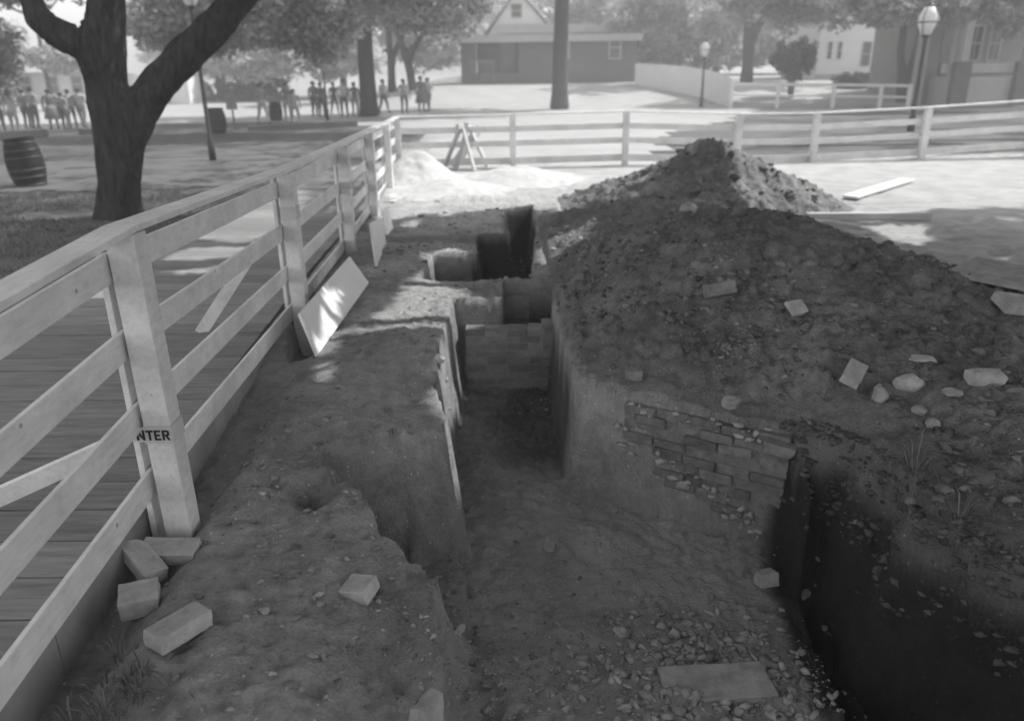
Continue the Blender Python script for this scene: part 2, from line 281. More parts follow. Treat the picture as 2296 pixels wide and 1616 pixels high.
class MB:
    def __init__(s): s.v = []; s.f = []
    def add(s, vs, fs): n = len(s.v); s.v += [tuple(v) for v in vs]; s.f += [tuple(i+n for i in f) for f in fs]; return s
    def hexa(s, c): return s.add(c, [(0, 3, 2, 1), (4, 5, 6, 7), (0, 1, 5, 4), (1, 2, 6, 5), (2, 3, 7, 6), (3, 0, 4, 7)])   # 4 bottom ccw, 4 top ccw
    def box(s, x0, x1, y0, y1, z0, z1): return s.hexa([(x0, y0, z0), (x1, y0, z0), (x1, y1, z0), (x0, y1, z0), (x0, y0, z1), (x1, y0, z1), (x1, y1, z1), (x0, y1, z1)])
    def beam(s, a, b, wd, h, up=(0, 0, 1)):       # box from a to b, wd sideways, h along up
        a = Vector(a); b = Vector(b); d = (b-a).normalized(); r = d.cross(Vector(up)).normalized(); u = r.cross(d).normalized()
        r *= wd/2; u *= h/2
        return s.hexa([a-r-u, a+r-u, b+r-u, b-r-u, a-r+u, a+r+u, b+r+u, b-r+u])
    def tube(s, pts, rad, n=10, caps=True):
        pts = [Vector(p) for p in pts]; rings = []; up = Vector((0, 1, .1))
        for i, p in enumerate(pts):
            d = (pts[min(i+1, len(pts)-1)]-pts[max(i-1, 0)]).normalized(); r = d.cross(up)
            if r.length < 1e-3: r = d.cross(Vector((1, 0, 0)))
            r.normalize(); u = r.cross(d); rr = rad[i] if isinstance(rad, (list, tuple)) else rad
            rings.append([p+(r*cos(2*pi*k/n)+u*sin(2*pi*k/n))*rr for k in range(n)])
        b = len(s.v)
        for R in rings: s.v += [tuple(v) for v in R]
        for i in range(len(pts)-1):
            for k in range(n): s.f.append((b+i*n+k, b+i*n+(k+1) % n, b+(i+1)*n+(k+1) % n, b+(i+1)*n+k))
        if caps: s.f.append(tuple(b+k for k in range(n))[::-1]); s.f.append(tuple(b+(len(pts)-1)*n+k for k in range(n)))
        return s
    def lathe(s, prof, n=20, c=(0, 0, 0)):         # profile of (r, z)
        b = len(s.v)
        for r, z in prof: s.v += [(c[0]+r*cos(2*pi*k/n), c[1]+r*sin(2*pi*k/n), c[2]+z) for k in range(n)]
        for i in range(len(prof)-1):
            for k in range(n): s.f.append((b+i*n+k, b+i*n+(k+1) % n, b+(i+1)*n+(k+1) % n, b+(i+1)*n+k))
        s.f.append(tuple(b+k for k in range(n))[::-1]); s.f.append(tuple(b+(len(prof)-1)*n+k for k in range(n)))
        return s
    def mesh(s, name, bevel=0, seg=2, jit=0):
        me = bpy.data.meshes.new(name); me.from_pydata(s.v, [], s.f)
        if bevel or jit:
            bm = bmesh.new(); bm.from_mesh(me)
            if bevel: bmesh.ops.bevel(bm, geom=list(bm.edges), offset=bevel, segments=seg, affect='EDGES', profile=.6)
            if jit:
                for v in bm.verts: v.co += Vector((random.uniform(-jit, jit), random.uniform(-jit, jit), random.uniform(-jit, jit)))
            bm.to_mesh(me); bm.free()
        me.update(); return me
    def build(s, name, m, parent=None, bevel=0, smooth=False, jit=0, **k): return link(name, s.mesh(name, bevel, jit=jit), m, parent, smooth, **k)
def skinned(verts, edges, radii, sub=2, root=0):
    me = bpy.data.meshes.new('sk'); me.from_pydata([tuple(v) for v in verts], edges, [])
    o = bpy.data.objects.new('sk', me); COL.objects.link(o); md = o.modifiers.new('s', 'SKIN'); md.use_smooth_shade = True
    for i, r in enumerate(radii):
        sv = me.skin_vertices[0].data[i]; sv.radius = (r, r) if not isinstance(r, tuple) else r; sv.use_root = (i == root)
    if sub: u = o.modifiers.new('u', 'SUBSURF'); u.levels = sub; u.render_levels = sub
    dg = bpy.context.evaluated_depsgraph_get(); out = bpy.data.meshes.new_from_object(o.evaluated_get(dg)); bpy.data.objects.remove(o); bpy.data.meshes.remove(me)
    return out
def copytree(src, loc, rz=0, scale=1, **k):
    r = src.copy(); COL.objects.link(r); r.location = loc; r.rotation_euler = (0, 0, rz); r.scale = (scale,)*3; props(r, **k)
    for ch in [c for c in COL.objects if c.parent == src]:
        c = ch.copy(); COL.objects.link(c); c.parent = r
        for g in [q for q in COL.objects if q.parent == ch]: d = g.copy(); COL.objects.link(d); d.parent = c
    return r
# ================================================================ GROUND
def axis(segs):
    a = []
    for lo, hi, st in segs: a += list(np.arange(lo, hi-1e-6, st))
    return np.array(a+[segs[-1][1]])
XA = axis([(-420,-100,40),(-100,-30,5),(-30,-8,1),(-8,-2.4,.2),(-2.4,-1.3,.04),(-1.3,2.6,.018),(2.6,6.4,.08),(6.4,14,.4),(14,30,1),(30,100,5),(100,420,40)])
YA = axis([(-60,0,6),(0,1.8,.15),(1.8,5.4,.018),(5.4,9.2,.022),(9.2,14.1,.022),(14.1,18,.15),(18,50,.8),(50,110,2.5),(110,600,40)])
def grid(XA, YA, fn):
    X, Y = np.meshgrid(XA, YA); Z = fn(X.ravel(), Y.ravel()); V = np.c_[X.ravel(), Y.ravel(), Z]
    nx = len(XA); ny = len(YA); i = (np.arange(ny-1)[:, None]*nx+np.arange(nx-1)[None, :]).ravel()
    return V, np.c_[i, i+1, i+nx+1, i+nx]
V, Fq = grid(XA, YA, H)
me = npmesh('ground', V, Fq, True)
x, y = V[:, 0], V[:, 1]; nn = fbm(x, y, .9, 4, 200)
sand = sst(12.3, 13.4, y+1.1*nn+.35*np.abs(x-1)*0)*sst(-2.5, -1.9, x+.15*nn)
sand = np.maximum(sand, sst(3.8, 4.8, x+.8*nn-.25*(9-y))*sst(6.3, 8.5, y))
sand = np.maximum(sand, .65*sst(.02, -.15, sdf(x, y, PITS[0][0]))*sst(5.4, 4.7, y+.6*nn)*sst(1.9, 1.3, x+.6*nn)*sst(-.3, -.5, V[:, 2])*np.clip(.75+1.5*nn, .3, 1.3))
turf = sst(-4.2, -4.9, x+.3*nn)*(y < 60); turf = np.maximum(turf, sst(21.2, 22.0, y+.5*nn)*sst(-2.0, -.5, x+.8*nn)*np.maximum(sst(29, 27, y+nn), sst(5, 8, x+2*nn))*sst(47, 41, y+3*nn))
turf = np.maximum(turf, sst(7.6, 10.5, x+2.2*nn)*sst(9.5, 7, y+1.2*nn)*.8)
shade_darksoil = sst(.16, .04, sdf(x, y, PITS[6][0]))*sst(.0, -.30, V[:, 2])*.97*sst(1.15, 1.5, x+.25*(y-2)*0+np.where(V[:, 2] < -1, 9, 0)+np.where(x > 1.75, 9, 0))  # shade inside the deep pit, painted as vertex darkening
shade_darksoil = np.maximum(shade_darksoil, .5*sst(1.72, 1.82, x)*sst(.6, .45, sdf(x, y, PITS[6][0])))  # dark soil round the right rim, to match the mound
for k_, am in ((2, .8), (3, .92), (4, .4)): shade_darksoil = np.maximum(shade_darksoil, sst(.08, .0, sdf(x, y, PITS[k_][0]))*sst(-.03, -.18 if k_ == 3 else -.4, V[:, 2])*am)  # painted shade in the far trench slots and the notch
shade_darksoil = np.maximum(shade_darksoil, sst(.06, .0, sdf(x, y, PITS[0][0]))*sst(5.2, 5.7, y+.3*nn)*sst(.58, .47, x)*sst(-.4, .2, x+.4*nn)*sst(-.1, -.3, V[:, 2])*.75)  # painted shade on the trench's right wall and far floor
for nme, arr in (('sand', sand), ('turf', turf), ('shade_darksoil', shade_darksoil)):
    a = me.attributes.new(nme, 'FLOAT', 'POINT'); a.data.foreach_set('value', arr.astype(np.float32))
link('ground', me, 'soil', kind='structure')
# spoil heaps
def heap(name, fn, xr, yr, st, m, **k):
    V, F = grid(np.arange(xr[0], xr[1], st), np.arange(yr[0], yr[1], st), fn)
    g = H(V[:, 0], V[:, 1]); ok = V[:, 2] > g-.03; V[:, 2] = np.maximum(V[:, 2], g-.05)
    keep = ok[F].any(1); F = F[keep]; used = np.unique(F); mp = np.full(len(V), -1); mp[used] = np.arange(len(used))
    return link(name, npmesh(name, V[used], mp[F], True), m, **k)
heap('soil_mound', M1, (.2, 5.8), (2.0, 13.3), .018, 'mound', label='large near mound of dark dug soil with bricks on it, beside the trench', cat='soil mound', group='mounds of dug soil')
heap('soil_mound', M2, (.5, 6.6), (11.4, 16.6), .028, 'mound', label='farther pointed mound of lumpy soil sunlit on its right side', cat='soil mound', group='mounds of dug soil')
# loose clods, too many to count
ico = bmesh.new(); bmesh.ops.create_icosphere(ico, subdivisions=1, radius=1); IV = np.array([v.co[:] for v in ico.verts]); IF = np.array([[v.index for v in f.verts] for f in ico.faces]); ico.free()
TPL = [IV*(1+.42*RNG.uniform(-1, 1, (len(IV), 1)))*np.array([1.15, RNG.uniform(.5, 1), RNG.uniform(.35, .8)])+RNG.normal(0, .1, IV.shape) for _ in range(14)]
def clods(name, pts, sizes, m, **k):
    n = len(pts); Vs = []; ang = RNG.uniform(0, 2*pi, n); ti = RNG.integers(0, 14, n)
    for i in range(n):
        c, s_ = cos(ang[i]), sin(ang[i]); t = TPL[ti[i]]*sizes[i]
        Vs.append(np.c_[t[:, 0]*c-t[:, 1]*s_, t[:, 0]*s_+t[:, 1]*c, t[:, 2]]+pts[i])
    V = np.concatenate(Vs); F = (np.arange(n)[:, None, None]*len(IV)+IF[None]).reshape(-1, 3)
    return link(name, npmesh(name, V, F, False), m, **k)
def scatter(n, xr, yr, smin, smax, test=None, pw=3.0, sink=.25):
    x = RNG.uniform(*xr, n); y = RNG.uniform(*yr, n); 
    if test is not None: k = test(x, y); x = x[k]; y = y[k]
    s = smin+(smax-smin)*RNG.uniform(0, 1, len(x))**pw
    return np.c_[x, y, HT(x, y)+s*sink], s
inexc = lambda x, y: RNG.uniform(0, 1, len(x)) < np.clip(.45+1.6*fbm(x, y, 1.1, 2, 310), .04, 1)
P1, s1 = scatter(14000, (-1.7, 2.1), (2.1, 9), .003, .026, inexc, 6)
P2, s2 = scatter(15000, (.5, 4.6), (2.6, 9), .005, .045, lambda x, y: (f1(x, y) > .0)&inexc(x, y), 5)
P3, s3 = scatter(11000, (-.4, 1.75), (2.3, 5.4), .003, .026, inexc, 5)
P4, s4 = scatter(1300, (1.0, 6.2), (11.6, 16), .012, .09, lambda x, y: f2(x, y) > -.12, 6)
P5, s5 = scatter(1500, (-1.8, 4.5), (9, 13.5), .01, .05, inexc, 3.5)
P6, s6 = scatter(14000, (-.1, 1.6), (2.2, 4.0), .003, .036, lambda x, y: RNG.uniform(0, 1, len(x)) < np.exp(-((x-.95)**2/.2+(y-3.0)**2/.35)), 6)
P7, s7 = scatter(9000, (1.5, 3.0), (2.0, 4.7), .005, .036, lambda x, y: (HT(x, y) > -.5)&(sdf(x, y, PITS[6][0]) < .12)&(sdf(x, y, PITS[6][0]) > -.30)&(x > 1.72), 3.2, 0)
clods('wall_clods', P7, s7, 'darkclod', kind='stuff', label='clods and crumbs slumping down the dark side of the deep pit', cat='clods')
clods('rubble', np.concatenate([P6, P3]), np.concatenate([s6, s3*.6]), 'rubble', kind='stuff', label='pale mortar and brick rubble on the pit floor', cat='rubble')
clods('mound_clods', np.concatenate([P2, P4]), np.concatenate([s2, s4]), 'moundclod', kind='stuff', label='dark crumbs and clods lying all over the two soil mounds', cat='clods')
clods('loose_clods', np.concatenate([P1, P5]), np.concatenate([s1, s5]), 'clods', kind='stuff', label='loose crumbs of dug soil, brick and mortar strewn over the dig', cat='clods')
# ================================================================ WALKWAY, PATH
PX = lambda y: -1.80-.115*(y-3.43)*.45        # line of the near fence (drifts left)
mb = MB(); y0 = 1.2; k = 0
while y0 < 19:
    wd = .285; zz = ground0(np.array([0.]), np.array([y0]))[0]+.06+random.uniform(-.004, .004)
    a = PX(y0)-.20; mb.hexa([(-4.75, y0, zz-.05), (a, y0, zz-.05), (PX(y0+wd)-.20, y0+wd-.012, zz-.05), (-4.75+random.uniform(-.01, .01), y0+wd-.012, zz-.05), (-4.75, y0, zz), (a, y0, zz), (PX(y0+wd)-.20, y0+wd-.012, zz), (-4.75, y0+wd-.012, zz)])
    y0 += wd
mb.build('boardwalk', 'plank', bevel=0, kind='structure')
mb = MB()
for i in range(12): ya = 1.0+i*1.5; yb = ya+1.49; mb.beam((PX(ya)-.085, ya, ground0(np.array([0.]), np.array([ya]))[0]-.04), (PX(yb)-.085, yb, ground0(np.array([0.]), np.array([yb]))[0]-.04), .04, .30)
mb.build('walk_edging', 'edge', label='long grey edging board along the foot of the white fence beside the boardwalk', cat='edging board')
# pale paths on the left, draped on the ground
def drape(name, poly, m, st=.5, dz=.006, **k):
    P = [tuple(p)[:2] for p in poly]; xs = [p[0] for p in P]; ys = [p[1] for p in P]
    V, F = grid(np.arange(min(xs), max(xs)+st, st), np.arange(min(ys), max(ys)+st, st), lambda x, y: ground0(x, y)+dz)
    c = V[F].mean(1); keep = inpoly(c[:, 0]+.25*fbm(c[:, 0], c[:, 1], .8, 2, 5), c[:, 1]+.25*fbm(c[:, 0], c[:, 1], .8, 2, 6), P); F = F[keep]
    used = np.unique(F); mp = np.full(len(V), -1); mp[used] = np.arange(len(used)); return link(name, npmesh(name, V[used], mp[F], True), m, **k)
drape('path', [(-26, 15.6), (-4.8, 16.8), (-4.8, 17.8), (-3.2, 22), (-3, 31), (-30, 31), (-60, 34), (-60, 20)], 'path', .25, .02, kind='structure')
drape('plaza', [(-60, 40), (-9, 36.5), (-2.6, 30), (-2.6, 21.5), (3.5, 21.5), (6, 27), (14, 44), (14, 60), (-14, 60), (-60, 62)], mat('pale plaza', .29, .42, .8, .95, .3), .8, .02, kind='structure')
drape('road', [(4.5, 24.5), (30, 22.5), (60, 22), (60, 27), (30, 28), (6, 29)], 'path', .5, .03, kind='structure')
# ================================================================ FENCES
def fence_post(parent, a, b, wd, name='post', m='paintpost'):
    mb = MB(); a = Vector(a); b = Vector(b); mb.beam(a, b, wd, wd, up=(0, 1, 0)); return mb.build(name, m, parent, bevel=.006)
POSTS = [(-1.74, .3, 1.31), (-1.80, 3.43, 1.48), (-2.0, 6.75, 1.36), (-2.11, 9.9, 1.30), (-2.23, 13.1, 1.22), (-2.35, 16.4, 1.14), (-2.47, 19.6, 1.08)]
px_top = {1: (278, 512), 2: (640, 380), 3: (768, 322), 4: (827, 293), 5: (866, 276), 6: (890, 263)}
for i, (px, py) in px_top.items(): v = UY(px, py, POSTS[i][1]); POSTS[i] = (v.x, v.y, v.z)
POSTS[0] = (POSTS[1][0]+.05, .3, POSTS[1][2]-.17)
fe = empty('board_fence', (0, 0, 0), label='white painted four-rail board fence along the boardwalk left of the trench', cat='fence', group='white board fences round the dig')
RD = [.165, .53, .895, 1.25]                    # rail centres below the cap
for i, (x, y, z) in enumerate(POSTS):
    g = ht(x, y); s = .128
    base = (x+(.03 if i == 1 else 0), y-(.02 if i == 1 else 0), -.3 if i < 3 else g-.2); fence_post(fe, base, (x, y, z-.02), s)
    mb = MB(); mb.beam((x-.118, y+.01, g-.05), (x-.118, y+.01, z-.05), .03, .09, up=(0, 1, 0)); mb.build('batten', 'paintpost', fe, bevel=.003)
for i in range(len(POSTS)-1):
    a = Vector(POSTS[i]); b = Vector(POSTS[i+1]); d = (b-a)/(b-a).length
    a2 = a-d*0; b2 = b
    mb = MB(); mb.beam(a2+Vector((-.015, 0, .0)), b2+Vector((-.015, -.006, .0)), .145, .03); mb.build('cap_rail', 'paint', fe, bevel=.004)
    for k, r in enumerate(RD):
        mb = MB(); o = Vector((-.083, 0, -r)); mb.beam(a2+o, b2+o-d*.006, .022, .135)
        mb.build('rail', 'paint', fe, bevel=.003)
# paper bands wrapped round the posts; the nearest reads NTER
LET = {'N': [[(0,0),(.22,0),(.22,1),(0,1)], [(.62,0),(.84,0),(.84,1),(.62,1)], [(.18,1),(.18,.7),(.66,0),(.66,.3)]],
 'T': [[(.25,0),(.47,0),(.47,1),(.25,1)], [(0,.82),(.72,.82),(.72,1),(0,1)]],
 'E': [[(0,0),(.22,0),(.22,1),(0,1)], [(.2,0),(.65,0),(.65,.18),(.2,.18)], [(.2,.41),(.58,.41),(.58,.59),(.2,.59)], [(.2,.82),(.65,.82),(.65,1),(.2,1)]],
 'R': [[(0,0),(.22,0),(.22,1),(0,1)], [(.2,.82),(.55,.82),(.6,1),(.2,1)], [(.2,.42),(.55,.42),(.55,.58),(.2,.58)], [(.5,.45),(.72,.5),(.72,.92),(.5,.98)], [(.3,.44),(.52,.44),(.76,0),(.53,0)]]}
def band(i, zz, h, txt=None, m='tape'):
    x, y, z = POSTS[i]; t = (z-zz)/(z+.12); x += .03*t*(i == 1); y -= .02*t*(i == 1)
    mb = MB(); e = .068; mb.box(x-e, x+e, y-e, y+e, zz-h/2, zz+h/2); o = mb.mesh('notice')
    if txt is None: link('tape_band', o, m, None, label={2: 'pale paper band wrapped round the second post of the left fence', 3: 'upper paper band wrapped round the third post of the left fence', 4: 'lower paper band'}[i], cat='paper band', group='paper bands on the fence posts'); return
    root = empty('paper_notice', (x, y, zz), label='white paper notice wrapped round the nearest fence post, lettered NTER', cat='notice')
    me = MB(); me.box(-e, e, -e, e, -h/2, h/2); me.build('band', m, root, bevel=.001)
    me = MB(); me.box(-.125, -e-.002, -e+.004, -e+.010, -h*.42, h*.42); me.build('flap', m, root)
    L = .052; cx = -.104; 
    for ch in txt:
        g = MB()
        for po in LET[ch]:
            pts = [(cx+p[0]*L*.92, -e-.003, -L/2+p[1]*L) for p in po]; n = len(pts)
            g.add(pts+[(p[0], p[1]+.002, p[2]) for p in pts], [tuple(range(n)), tuple(range(n, 2*n))[::-1]]+[(a, (a+1) % n, n+(a+1) % n, n+a) for a in range(n)])
        g.build('letter', 'ink', root); cx += L*{'N': .92, 'T': .78, 'E': .75, 'R': .8}[ch]*.97
band(1, .535, .09, 'NTER')
band(2, POSTS[2][2]-.36, .11); band(3, POSTS[3][2]-.50, .09)
# braces leaning from the posts to the boardwalk
for (p, q, lb) in (((-1.98, 3.5, .42), (-2.95, 3.25, .05), 'white diagonal brace board from the nearest fence post down to the boardwalk'), ((-2.22, 6.75, .74), (-2.68, 6.35, .05), 'white diagonal brace board behind the second fence post')):
    MB().beam(p, q, .10, .03, up=(0, 1, .3)).build('brace', 'paint', fe, bevel=.003)
# far fence
FP = [UY(px, py, Y) for px, py, Y in ((1149, 257, 19.7), (1405, 250, 19.9), (1660, 256, 20.0), (1834, 254, 20.2), (2084, 241, 20.4), (2334, 224, 20.6), (2590, 210, 20.8))]
FP = [Vector(POSTS[-1])]+FP
ff = empty('board_fence', (0, 19.8, 0), label='white board fence running across behind the dig, its cap sunlit', cat='fence', group='white board fences round the dig')
def inpar(o, par): o.location = -par.location; return o
for i, p in enumerate(FP):
    if i == 0: continue
    g = ht(p.x, p.y); mb = MB(); mb.beam((p.x, p.y, g-.2), (p.x, p.y, p.z-.02), .15, .15, up=(0, 1, 0)); inpar(mb.build('post', 'paintpost', ff, bevel=.006), ff)
for i in range(len(FP)-1):
    a, b = FP[i], FP[i+1]; o = Vector((0, .095, 0))
    mb = MB(); mb.beam(a+Vector((0, .02, 0)), b+Vector((-.006, .02, 0)), .2, .035); inpar(mb.build('cap_rail', 'paint', ff, bevel=.004), ff)
    for r, h in ((.34, .14), (.68, .14), (1.10, .17)):
        mb = MB(); mb.beam(a+o-Vector((0, 0, r)), b+o-Vector((.006, 0, r)), .024, h); inpar(mb.build('rail', 'paint', ff, bevel=.003), ff)
# ================================================================ BRICKWORK
def bricks_wall(a, b, z0, z1, th, parent, seed, keep=None, rough=.012, L=.21, hh=.062, gap=.012, base='mortar', mf=-.004, m='brick'):
    rr = random.Random(seed); a = Vector(a); b = Vector(b); d = (b-a); Ln = d.length; d.normalize(); nrm = Vector((d.y, -d.x, 0))
    br = MB(); mo = MB()
    def bx(M, u0, u1, w0, w1, zb, zt, rot=0):
        c = [a+d*u+nrm*w for u, w in ((u0, w1), (u1, w1), (u1, w0), (u0, w0))]
        M.hexa([Vector((p.x, p.y, zb)) for p in c]+[Vector((p.x, p.y, zt)) for p in c])
    n = int((z1-z0)/(hh+gap))
    for r in range(n):
        u = -(L/2 if r % 2 else 0)+rr.uniform(-.02, .02); zb = z0+r*(hh+gap)
        while u < Ln:
            u1 = u+L*(1 if rr.random() < .9 else .5); um = (u+u1)/2/Ln
            if keep is None or keep(um, (zb-z0)/(z1-z0), rr):
                pr = rr.uniform(-rough, rough)-(.04 if rough > .015 and rr.random() < .25 else 0); bx(br, max(u, 0), min(u1-gap, Ln), -th, pr+.006, zb+rr.uniform(-.005, .003), zb+hh+rr.uniform(-.006, .006))
            u = u1
    om = br.build('brick_face', m, parent, bevel=.008, jit=.004)
    bx(mo, 0, Ln, -th+.01, mf, z0-.02, z0+n*(hh+gap)-gap-.01); mo.build('mortar_bed', base, parent)
    return om
W = empty('brick_wall', (0, 0, 0), label='broken old brick foundation wall exposed in the right side of the pit', cat='brick wall', group='old brick foundations')
a = Vector((.80, 5.075, 0)); b = Vector((1.77, 4.44, 0)); 
def keepf(u, v, rr):
    top = .98-.15*max(0, .35-u)*4*.4; lo = .16+.5*max(0, .45-u)/.45+.8*max(0, u-.78)
    return (v > lo*(1 if rr.random() < .8 else 1.15)) and (v < .97 or u > .3) and rr.random() < .86
bricks_wall(a, b, -.88, .0, .22, W, 5, keepf, .018, base='mortarw', mf=-.012, L=.235)
# broken mortar lumps along the edge of the exposed patch
r2 = random.Random(4); mb = MB()
lp = []; ls = []
for k in range(120):
    u = r2.random(); v = .62-.5*u+r2.uniform(-.10, .10) if k % 3 else .93+r2.uniform(-.1, .04); p = a+(b-a)*(u*.95-.05+.0); n = Vector((b.y-a.y, -(b.x-a.x), 0)).normalized()
    n = Vector((-.55, -.83, 0)); p = p+n*.02; lp.append((p.x, p.y, -.88+v*.88)); ls.append(.008+.035*r2.random()**2.5)
clods('mortar_lumps', np.array(lp), np.array(ls), 'mortar', parent=W)
for (a_, b_, z0, z1, th, lb, sd) in (((-.46, 7.3, 0), (.46, 7.3, 0), -.92, -.24, .2, 'brick cross wall filling the trench, nearest of the two', 1), ((-.40, 8.33, 0), (.20, 8.33, 0), -.92, -.16, .12, 'narrow brick cross wall with pale top farther along the trench', 2)):
    Wc = empty('brick_wall', (0, 0, 0), label=lb, cat='brick wall', group='old brick foundations'); bricks_wall(a_, b_, z0, z1, th, Wc, sd, lambda u, v, r: r.random() < .985, .012, mf=-.002, base='beddirt', m='brickd')
Wc = empty('brick_pier', (0, 0, 0), label='stub of brick pier at the right end of the cross wall', cat='brick pier'); bricks_wall((.30, 7.22, 0), (.46, 7.22, 0), -.6, -.10, .16, Wc, 3, None, .004, base='beddirt', m='brickd')
# loose bricks and stones, each on its own
def brick(px, py, L, wd, h, rot, tilt=(0, 0), m='brick', lab='', name='brick', cat='brick', dz=0, grp='loose bricks in the dig', p=None, chip=.004):
    p = on(px, py) if p is None else Vector(p)
    mb = MB(); mb.box(-L/2, L/2, -wd/2, wd/2, -h/2, h/2); me_ = mb.mesh(name, .004, 1); 
    bm = bmesh.new(); bm.from_mesh(me_); bmesh.ops.subdivide_edges(bm, edges=[e for e in bm.edges if e.calc_length() > .03], cuts=3, use_grid_fill=True)
    rr = random.Random(px*7+py); cx, cy, cz = [rr.choice((-1, 1))*q/2 for q in (L, wd, h)]
    for v in bm.verts:
        n = fbm(np.array([v.co.x+px]), np.array([v.co.y+v.co.z*1.7]), 22, 3, 3)[0]; v.co *= 1+n*.06
        dd = (v.co-Vector((cx, cy, cz))).length
        if dd < .045: v.co *= .80+dd*4.4
    bm.to_mesh(me_); bm.free()
    o = link(name, me_, m, None, False, label=lab, cat=cat, group=grp)
    o.location = p+Vector((0, 0, h*.40+dz)); o.rotation_euler = (tilt[0], tilt[1], rot); return o
B = brick
B(388, 1262, .27, .115, .08, radians(-2), (radians(14), 0), 'brickpale', 'dirty brick lying flat at the back of the four by the fence post', dz=.035)
B(330, 1305, .27, .115, .07, radians(-42), (radians(-8), radians(14)), 'brickpale', 'pale brick slanting across the back brick of the four by the fence post', dz=.09)
B(322, 1380, .16, .13, .10, radians(20), (radians(10), 0), 'brickpale', 'broken half brick in the corner against the edging board', dz=.045)
B(408, 1438, .235, .115, .075, radians(58), (0, radians(4)), 'brickpale', 'palest whole brick, nearest the camera of the four by the fence', dz=.03)
B(808, 1336, .14, .12, .07, radians(-25), (radians(10), radians(-12)), 'brickpale', 'half brick alone on the bare soil left of the pit', dz=.01)
B(1612, 668, .24, .09, .10, radians(12), (radians(-22), radians(-6)), 'brick', 'brick set in the upper face of the near soil mound', dz=.03)
B(1785, 700, .15, .12, .03, radians(25), (radians(35), 0), 'brickpale', 'thin brick chip lying on the mound right of the set brick', dz=.01, name='brick_fragment', cat='brick fragment')
B(1912, 855, .26, .12, .05, radians(56), (radians(22), radians(-10)), 'brickpale', 'pale brick tipped up above the pit on the right of the mound', dz=.03)
B(1420, 852, .12, .09, .075, radians(-4), (0, 0), 'brick', 'square-ended brick stub just above the brick wall', dz=.015)
B(2065, 812, .17, .06, .02, radians(-12), (radians(20), 0), 'brickpale', 'long thin pale chip of tile right of the tipped brick', dz=.01, name='tile_chip', cat='tile chip')
B(2270, 700, .24, .18, .07, radians(10), (radians(20), radians(10)), 'clods', 'flat stone slab at the right edge of the near mound', dz=.03, name='stone_slab', cat='stone slab', grp='stones in the dig')
B(1716, 1312, .12, .10, .085, radians(12), (radians(-16), 0), 'brickpale', 'brick end standing at the lip of the black pit', dz=.02)
B(1690, 1032, .19, .10, .075, radians(-25), (radians(0), radians(8)), 'brick', 'loose brick jutting out at the right end of the broken wall', p=(1.70, 4.42, -.16))
B(1605, 1545, .52, .26, .07, radians(3), (radians(-6), 0), 'clods', 'flat smooth slab half buried in the rubble of the pit floor', dz=-.01, name='stone_slab', cat='stone slab', grp='stones in the dig')
def stone(px, py, r, m, lab, sq=(1, .8, .7), dz=.3):
    p = on(px, py); bm = bmesh.new(); bmesh.ops.create_icosphere(bm, subdivisions=2, radius=r); rr = px*.37
    for v in bm.verts:
        n = v.co.normalized(); k = 1+.75*fbm(np.array([n.x*1.3+rr]), np.array([n.y*1.3+n.z*.9]), 1.4, 3, 8)[0]; v.co = Vector((v.co.x*sq[0], v.co.y*sq[1], v.co.z*sq[2]))*k
    me_ = bpy.data.meshes.new('stone'); bm.to_mesh(me_); bm.free(); o = link('stone', me_, m, None, False, label=lab, cat='stone', group='stones in the dig'); o.location = p+Vector((0, 0, r*dz)); o.rotation_euler = (0, 0, rr); return o
stone(1970, 895, .06, 'stone', 'rounded pale stone directly right of the tipped brick', (.75, .8, 1.2))
stone(2036, 872, .075, 'brickpale', 'largest pale stone beside the tipped brick, angular', (1, .8, .8))
stone(2062, 925, .04, 'stone', 'small grey stone below the largest pale stone')
stone(2090, 958, .05, 'stone', 'small stone among rubble above the weeds')
stone(2215, 850, .10, 'clods', 'big dull lump of stone at the right of the mound', (1.2, .8, .7), .0)
stone(2130, 885, .05, 'stone', 'flat dull stone left of the big dull lump', (1.2, .9, .5))
stone(1228, 1226, .06, 'stone', 'flat stone alone in the middle of the pit floor', (1.4, .8, .4), .1)
stone(1540, 475, .12, 'stone', 'dark stone on the crest between the two mounds', (1.4, .8, .6))
stone(1415, 418, .09, 'brickpale', 'pale stone on the left slope of the far mound', (1, .9, .8))
stone(1640, 908, .06, 'stone', 'stone sunk in the soil above the broken wall')
stone(1390, 1425, .045, 'brickpale', 'pale round stone in the rubble of the pit floor')
stone(1800, 1350, .05, 'stone', 'dark stone hanging at the lip of the black pit')
stone(2060, 1640, .05, 'stone', 'x') if False else None
stone(1030, 1418, .035, 'brickpale', 'pale bone-like chip at the foot of the left bank', (1.6, .5, .5))
stone(955, 1622, .085, 'stone', 'smooth pale stone at the bottom edge of the picture', (1.4, .8, .5), .1)
stone(1270, 445, .07, 'stone', 'stone at the far end of the trench')
stone(985, 815, .05, 'brickpale', 'pale lump on the lip of the left trench wall')
